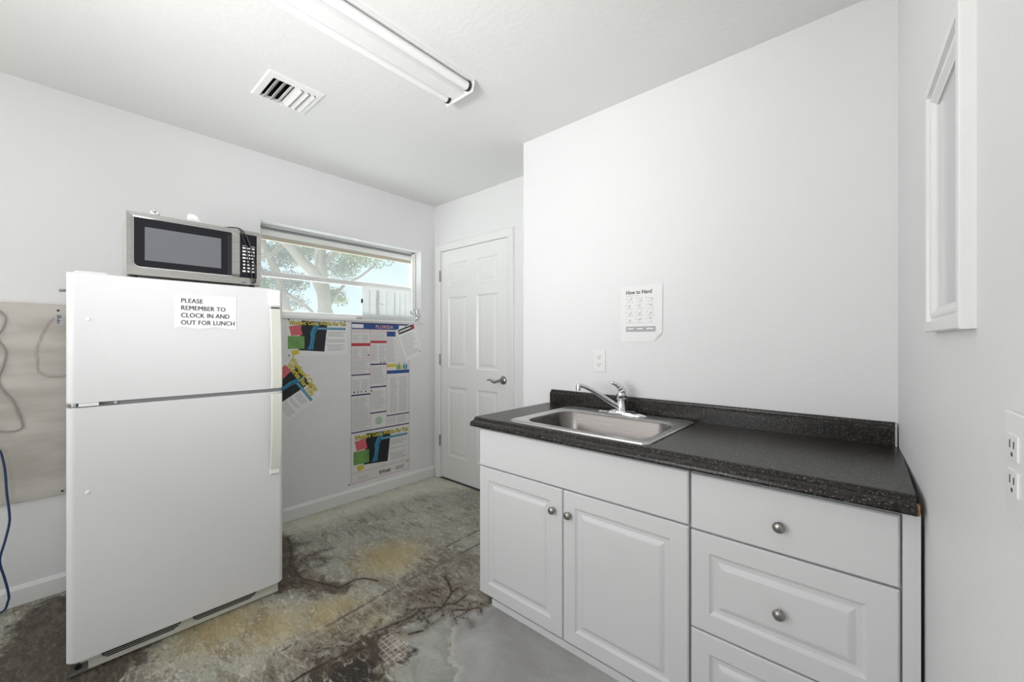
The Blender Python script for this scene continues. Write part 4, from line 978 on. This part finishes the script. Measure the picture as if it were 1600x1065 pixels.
bwp = empty('notice_sheet', mtx=WA(1.995, 1.048, 0.003, ang=-22.5) @ Matrix.Translation((-0.012, 0.0, 0))); tag(bwp, 'tilted white notice with a black and red heading over the tall poster', 'notice')
bwp.matrix_world = WA(1.985, 1.045, 0.0030, ang=20)
paper(bwp, 0.185, 0.285)
rect(bwp, 'heading_bar', 0.012, 0.178, 0.238, 0.278, 'ink'); patch(bwp, 'heading_corner', [(0.145, 0.240), (0.176, 0.240), (0.176, 0.276), (0.160, 0.276)], 'red', E0*2)
bm = bmesh.new(); x = 0.022
while x < 0.14: quad(bm, x, x+0.011, 0.252, 0.266, E0*2); x += 0.0135
obj('heading_lettering', bm, 'paper', bwp)
bm = bmesh.new(); lines(bm, 0.02, 0.165, 0.03, 0.225, 0.0115, 0.0035, cut=0.4); obj('small_print', bm, 'inklight', bwp)
obj('seal', lathe(bmesh.new(), [(0, E0*2), (0.008, E0*2)], Matrix.Translation((0.165, 0.030, 0)), 14), 'inkgrey', bwp)
tacks(bwp, [(0.095, 0.281)])

hs = empty('handwashing_sheet', mtx=WB(-0.942, 1.216, 0.0035)); tag(hs, 'white hand washing instruction sheet with a grey footer taped above the sink', 'sheet')
bm = bmesh.new()
poly_bm(bm, [(0, 0), (0.170, 0.0), (0.176, 0.004), (0.214, 0.045), (0.2165, 0.278), (0.0, 0.278)], 0.0); obj('sheet', bm, 'paper', hs)
patch(hs, 'folded_corner', [(0.176, 0.004), (0.214, 0.045), (0.196, 0.034)], 'paper_b', E0*6)
text('heading', 'How to Hand', 0.026, 'ink', hs, (0.030, 0.238, E0), sx=0.92, bold=0.0006)
bm = bmesh.new()
for r_ in range(4):
    for c_ in range(3):
        x = 0.033+c_*0.052; y = 0.203-r_*0.0345
        lathe(bm, [(0, E0), (0.0028, E0)], Matrix.Translation((x, y+0.014, 0)), 8)
        for _ in range(5):
            a_, b_ = x+0.008+random.random()*0.018, y+random.random()*0.016
            poly_bm(bm, [(a_, b_), (a_+0.007, b_+0.002), (a_+0.006, b_+0.005), (a_-0.001, b_+0.003)], E0)
obj('step_drawings', bm, 'inklight', hs)
bm = bmesh.new()
for r_ in range(4):
    for c_ in range(3): quad(bm, 0.033+c_*0.052, 0.033+c_*0.052+0.030+0.012*random.random(), 0.197-r_*0.0345, 0.1988-r_*0.0345, E0)
quad(bm, 0.033, 0.10, 0.2285, 0.2300, E0); obj('captions', bm, 'inklight', hs)
rect(hs, 'footer', 0.030, 0.182, 0.050, 0.076, 'inkgrey', label='grey footer band')
bm = bmesh.new()
for a, b in ((0.038, 0.072), (0.088, 0.118), (0.136, 0.170)): quad(bm, a, b, 0.062, 0.068, E0*2)
obj('footer_print', bm, 'paper', hs)

# ------------------------------------------------------------------ outlets
def outlet(name, mtx, label):
    t = empty(name, mtx=mtx); tag(t, label, 'outlet', 'duplex wall outlets')
    obj('cover_plate', box(-0.035, 0.035, -0.0575, 0.0575, 0, 0.005, bevel=0.002), 'plastic', t)
    for s in (-1, 1):
        f = obj('receptacle', box(-0.017, 0.017, s*0.0195-0.014, s*0.0195+0.014, 0.004, 0.0066, bevel=0.001), 'plastic', t)
        for x, h_ in ((-0.0065, 0.0045), (0.0065, 0.0038)): obj('slot', box(x-0.0012, x+0.0012, s*0.0195+0.003-h_, s*0.0195+0.003+h_, 0.0062, 0.0069), 'ink', f)
        obj('ground_hole', lathe(bmesh.new(), [(0, 0.0069), (0.0026, 0.0069), (0.0026, 0.0062)], Matrix.Translation((0, s*0.0195-0.008, 0)), 10), 'ink', f)
    return t
outlet('wall_outlet', WB(-1.063, 1.115, 0.0), 'white duplex outlet on the wall behind the sink')
ang_d = math.atan(0.036)
def WD(y, z, off=0.0): return Matrix.Translation((xd(y)-off, y, z)) @ Matrix.Rotation(ang_d, 4, 'Z') @ Euler((R(90), 0, R(-90))).to_matrix().to_4x4()
outlet('wall_outlet', WD(0.695, 1.084), 'white outlet at the right edge on the near right wall')

# ------------------------------------------------------------------ framed mirror on the right wall (local X towards the camera side, Y up, Z out of the wall)
mr = empty('wall_mirror', mtx=WD(1.190, 1.238)); tag(mr, 'white framed mirror hanging on the right wall above the counter end', 'mirror')
MWd, MHt, MT = 0.309, 0.492, 0.018
bm = bmesh.new()
pf = [(0, 0), (0, MT-0.002), (0.002, MT), (0.020, MT), (0.0215, MT-0.007), (0.026, MT-0.007), (0.030, MT-0.004), (0.036, MT-0.005), (0.043, MT-0.011), (0.047, MT-0.0115), (0.047, 0.002)]
loops = [[(d, d, h), (MWd-d, d, h), (MWd-d, MHt-d, h), (d, MHt-d, h)] for d, h in pf]
loft(bm, loops); obj('frame', bm, 'trim', mr)
obj('mirror_glass', box(0.045, MWd-0.045, 0.045, MHt-0.045, 0.001, 0.0045), 'mirror', mr)
obj('backing', box(0.004, MWd-0.004, 0.004, MHt-0.004, 0.0002, 0.001), 'wood', mr)

# ------------------------------------------------------------------ plywood panel and cables on the left wall
bd = empty('wall_panel', (XA, -0.30, 0.478)); tag(bd, 'beige painted plywood panel with a stain ring, on the wall left of the refrigerator', 'panel')
ring = [(0.000, 1.33), (-0.018, 1.30), (-0.036, 1.25), (-0.052, 1.19), (-0.055, 1.15), (-0.050, 1.13), (-0.053, 1.10), (-0.045, 1.07), (-0.020, 1.05), (0.02, 1.045), (0.06, 1.06)]
ys = np.arange(-0.70, 0.3501, 0.01); zs = np.linspace(0.478, 1.396, 93)
Yg, Zg = np.meshgrid(ys, zs); co_ = np.stack([np.full(Yg.size, 0.018), Yg.ravel()+0.30, Zg.ravel()-0.478], 1)
idx = np.arange(Yg.size).reshape(len(zs), len(ys)); q = np.stack([idx[:-1, :-1].ravel(), idx[:-1, 1:].ravel(), idx[1:, 1:].ravel(), idx[1:, :-1].ravel()], 1)
me = bpy.data.meshes.new('panel_face'); me.from_pydata(co_.tolist(), [], q.tolist())
a_ = me.attributes.new('d_ring', 'FLOAT', 'POINT'); a_.data.foreach_set('value', lines_d(np.stack([Yg.ravel(), Zg.ravel()], 1), [ring]).astype(np.float32))
me.materials.append(M['board']); pfc = bpy.data.objects.new('panel_face', me); COL.objects.link(pfc); pfc.parent = bd
obj('panel_core', box(0.0005, 0.0178, -0.40, 0.65, 0.0, 0.918), 'wood', bd)
for y, z in ((0.013, 1.367), (0.026, 0.492), (-0.55, 1.367), (-0.55, 0.492)):
    obj('screw', lathe(bmesh.new(), [(0, 0.0025), (0.004, 0.002), (0.0052, 0)], Matrix.Translation((0.018, y+0.30, z-0.478)) @ Matrix.Rotation(R(90), 4, 'Y'), 12), 'ink', bd)
st = empty('barcode_sticker', (XA+0.0186, 0.006, 1.297)); tag(st, 'small silver sticker with dark print on the plywood panel', 'sticker')
obj('sticker_face', box(0, 0.0004, 0, 0.024, 0, 0.052), 'inklight', st)
bm = bmesh.new()
for z in (0.006, 0.014, 0.020, 0.028, 0.036, 0.043): bx(bm, 0.0004, 0.0008, 0.003, 0.010+0.011*random.random(), z, z+0.004)
obj('sticker_print', bm, 'ink', st)
def cable(name, pts, r, m, label):
    t = empty(name, pts[0]); tag(t, label, 'cable'); p0 = Vector(pts[0])
    obj('cable_run', tube(bmesh.new(), spline([Vector(p)-p0 for p in pts], 6), r, 8), m, t, smooth=True)
    return t
xc = XA+0.024
g = cable('grey_cable', [(xc, -0.21, 1.375), (xc, -0.175, 1.365), (xc, -0.150, 1.335), (xc, -0.146, 1.31), (xc, -0.158, 1.265), (xc, -0.175, 1.24), (xc, -0.162, 1.215), (xc, -0.146, 1.17), (xc, -0.150, 1.12), (xc, -0.163, 1.065), (xc, -0.165, 1.03), (xc, -0.148, 0.985), (xc, -0.128, 0.952), (xc, -0.110, 0.89), (xc, -0.098, 0.838), (xc, -0.101, 0.818), (xc, -0.124, 0.808), (xc, -0.17, 0.818), (xc, -0.24, 0.85)], 0.0032, 'greycord', 'thin grey cable looping over the plywood panel at the left edge')
obj('cable_plug', tube(bmesh.new(), [(0, 0, 0), (0, -0.03, 0.004)], 0.006, 8), 'greycord', g)
xb = XA+0.060
g = cable('blue_cable', [(xb, -0.20, 0.80), (xb, -0.175, 0.755), (xb, -0.157, 0.725), (xb, -0.145, 0.641), (xb, -0.140, 0.54), (xb, -0.133, 0.451), (xb, -0.133, 0.40), (xb, -0.145, 0.326), (xb, -0.158, 0.262), (xb, -0.158, 0.225), (xb, -0.145, 0.154), (xb, -0.135, 0.085), (xb, -0.137, 0.051), (xb, -0.157, 0.012), (xb, -0.25, 0.005), (xb+0.05, -0.40, 0.005)], 0.0042, 'bluecord', 'dark blue network cable hanging down the left wall to the floor')
obj('cable_plug', box(-0.005, 0.005, -0.012, 0.012, 0, 0.012), 'bluecord', g)

# ------------------------------------------------------------------ outside: added pale bounce ground and oak tree
struct('bounce_ground', box(-60, XA-0.16, -40, 50, -0.35, -0.25), 'paleground')  # unseen pale ground, put in to throw sunlight up into the window recess
tr = empty('oak_tree', (-9.0, 4.0, -0.25)); tag(tr, 'spreading pale barked tree outside the window', 'tree')
def to(name, bm, m, **k):
    o = obj(name, bm, m, tr, **k); o.location = (9.0, -4.0, 0.25); return o
def wob(pts, a=0.05): return [(x+random.uniform(-a, a), y+random.uniform(-a, a), z) for x, y, z in pts]
to('trunk', tube(bmesh.new(), spline([(-9, 4.05, -0.30), (-9, 4.02, 0.8), (-9.0, 3.97, 1.8), (-9.0, 3.92, 2.4), (-9.1, 3.90, 3.0), (-9.2, 3.98, 3.6), (-9.3, 4.1, 4.6)], 5), [0.22]*5+[0.175]*6+[0.135]*8+[0.115]*12, 14), 'bark', smooth=True)
limbs = [([(-9.0, 3.95, 2.2), (-8.95, 3.70, 2.68), (-8.9, 3.42, 2.92), (-8.8, 3.10, 3.20), (-8.8, 2.6, 3.5), (-8.8, 2.0, 4.0)], 0.13), ([(-9.4, 3.50, -0.3), (-9.4, 3.42, 1.4), (-9.4, 3.28, 2.0), (-9.4, 3.18, 2.5), (-9.4, 2.98, 3.0), (-9.3, 2.75, 3.35), (-9.2, 2.3, 3.8)], 0.12),
         ([(-9.4, 3.2, 2.3), (-9.2, 3.6, 2.0), (-9.1, 3.9, 1.7)], 0.05), ([(-9.1, 3.98, 3.0), (-9.0, 4.5, 3.5), (-9.0, 5.3, 4.0), (-9.0, 6.0, 4.3)], 0.09), ([(-9.0, 4.05, 2.0), (-9.0, 4.4, 2.5), (-9.0, 4.8, 2.75), (-9, 5.2, 3.1)], 0.04),
         ([(-8.9, 3.1, 3.2), (-8.9, 2.8, 2.9), (-8.9, 2.4, 2.8)], 0.05)]
for pts, r in limbs:
    s_ = spline(pts, 5); to('limb', tube(bmesh.new(), s_, [r*(1-0.55*i/len(s_)) for i in range(len(s_))], 10), 'bark', smooth=True)
bm = bmesh.new()
def leaves(c, rad, n, sz):
    for _ in range(n):
        d = Vector((random.gauss(0, 1), random.gauss(0, 1), random.gauss(0, 1))).normalized()*rad*random.random()**0.5
        p = Vector(c)+Vector((d.x, d.y, d.z*0.65)); u = Vector((random.gauss(0, 1), random.gauss(0, 1), random.gauss(0, 1))).normalized(); v = u.orthogonal().normalized()
        s = sz*random.uniform(0.6, 1.3)
        bm.faces.new([bm.verts.new(p+q) for q in (u*s, v*s*0.45, -u*s, -v*s*0.45)])
for c, rad, n in (((-9.6, 3.3, 3.1), 0.42, 900), ((-9.5, 3.75, 3.25), 0.32, 500), ((-9.7, 2.9, 2.5), 0.45, 900), ((-9.6, 3.5, 2.55), 0.36, 600), ((-9.4, 4.5, 2.95), 0.42, 700), ((-9.5, 4.9, 3.3), 0.38, 500),
                  ((-9.4, 5.4, 3.4), 0.50, 600), ((-9.3, 5.9, 3.75), 0.45, 450), ((-9.3, 4.3, 2.3), 0.25, 260), ((-9.6, 2.7, 2.1), 0.5, 700), ((-9.7, 3.6, 2.1), 0.3, 200), ((-9, 4.2, 4.6), 1.3, 2500), ((-9.2, 2.6, 3.9), 0.9, 1800), ((-9, 6.3, 4.4), 1.0, 1500), ((-9.6, 4.6, 2.2), 0.2, 120)):
    leaves(c, rad*1.1, int(n*1.9), 0.028)
fo_ = to('foliage', bm, 'leaf'); fo_['kind'] = 'stuff'

for o_ in bpy.data.objects:
    if o_.name.split('.')[0] in ('small_print', 'captions', 'step_drawings', 'footer_print', 'banner_lettering', 'heading_lettering', 'column_rules', 'seal_marks', 'sticker_print', 'panel_lettering'): o_['kind'] = 'stuff'
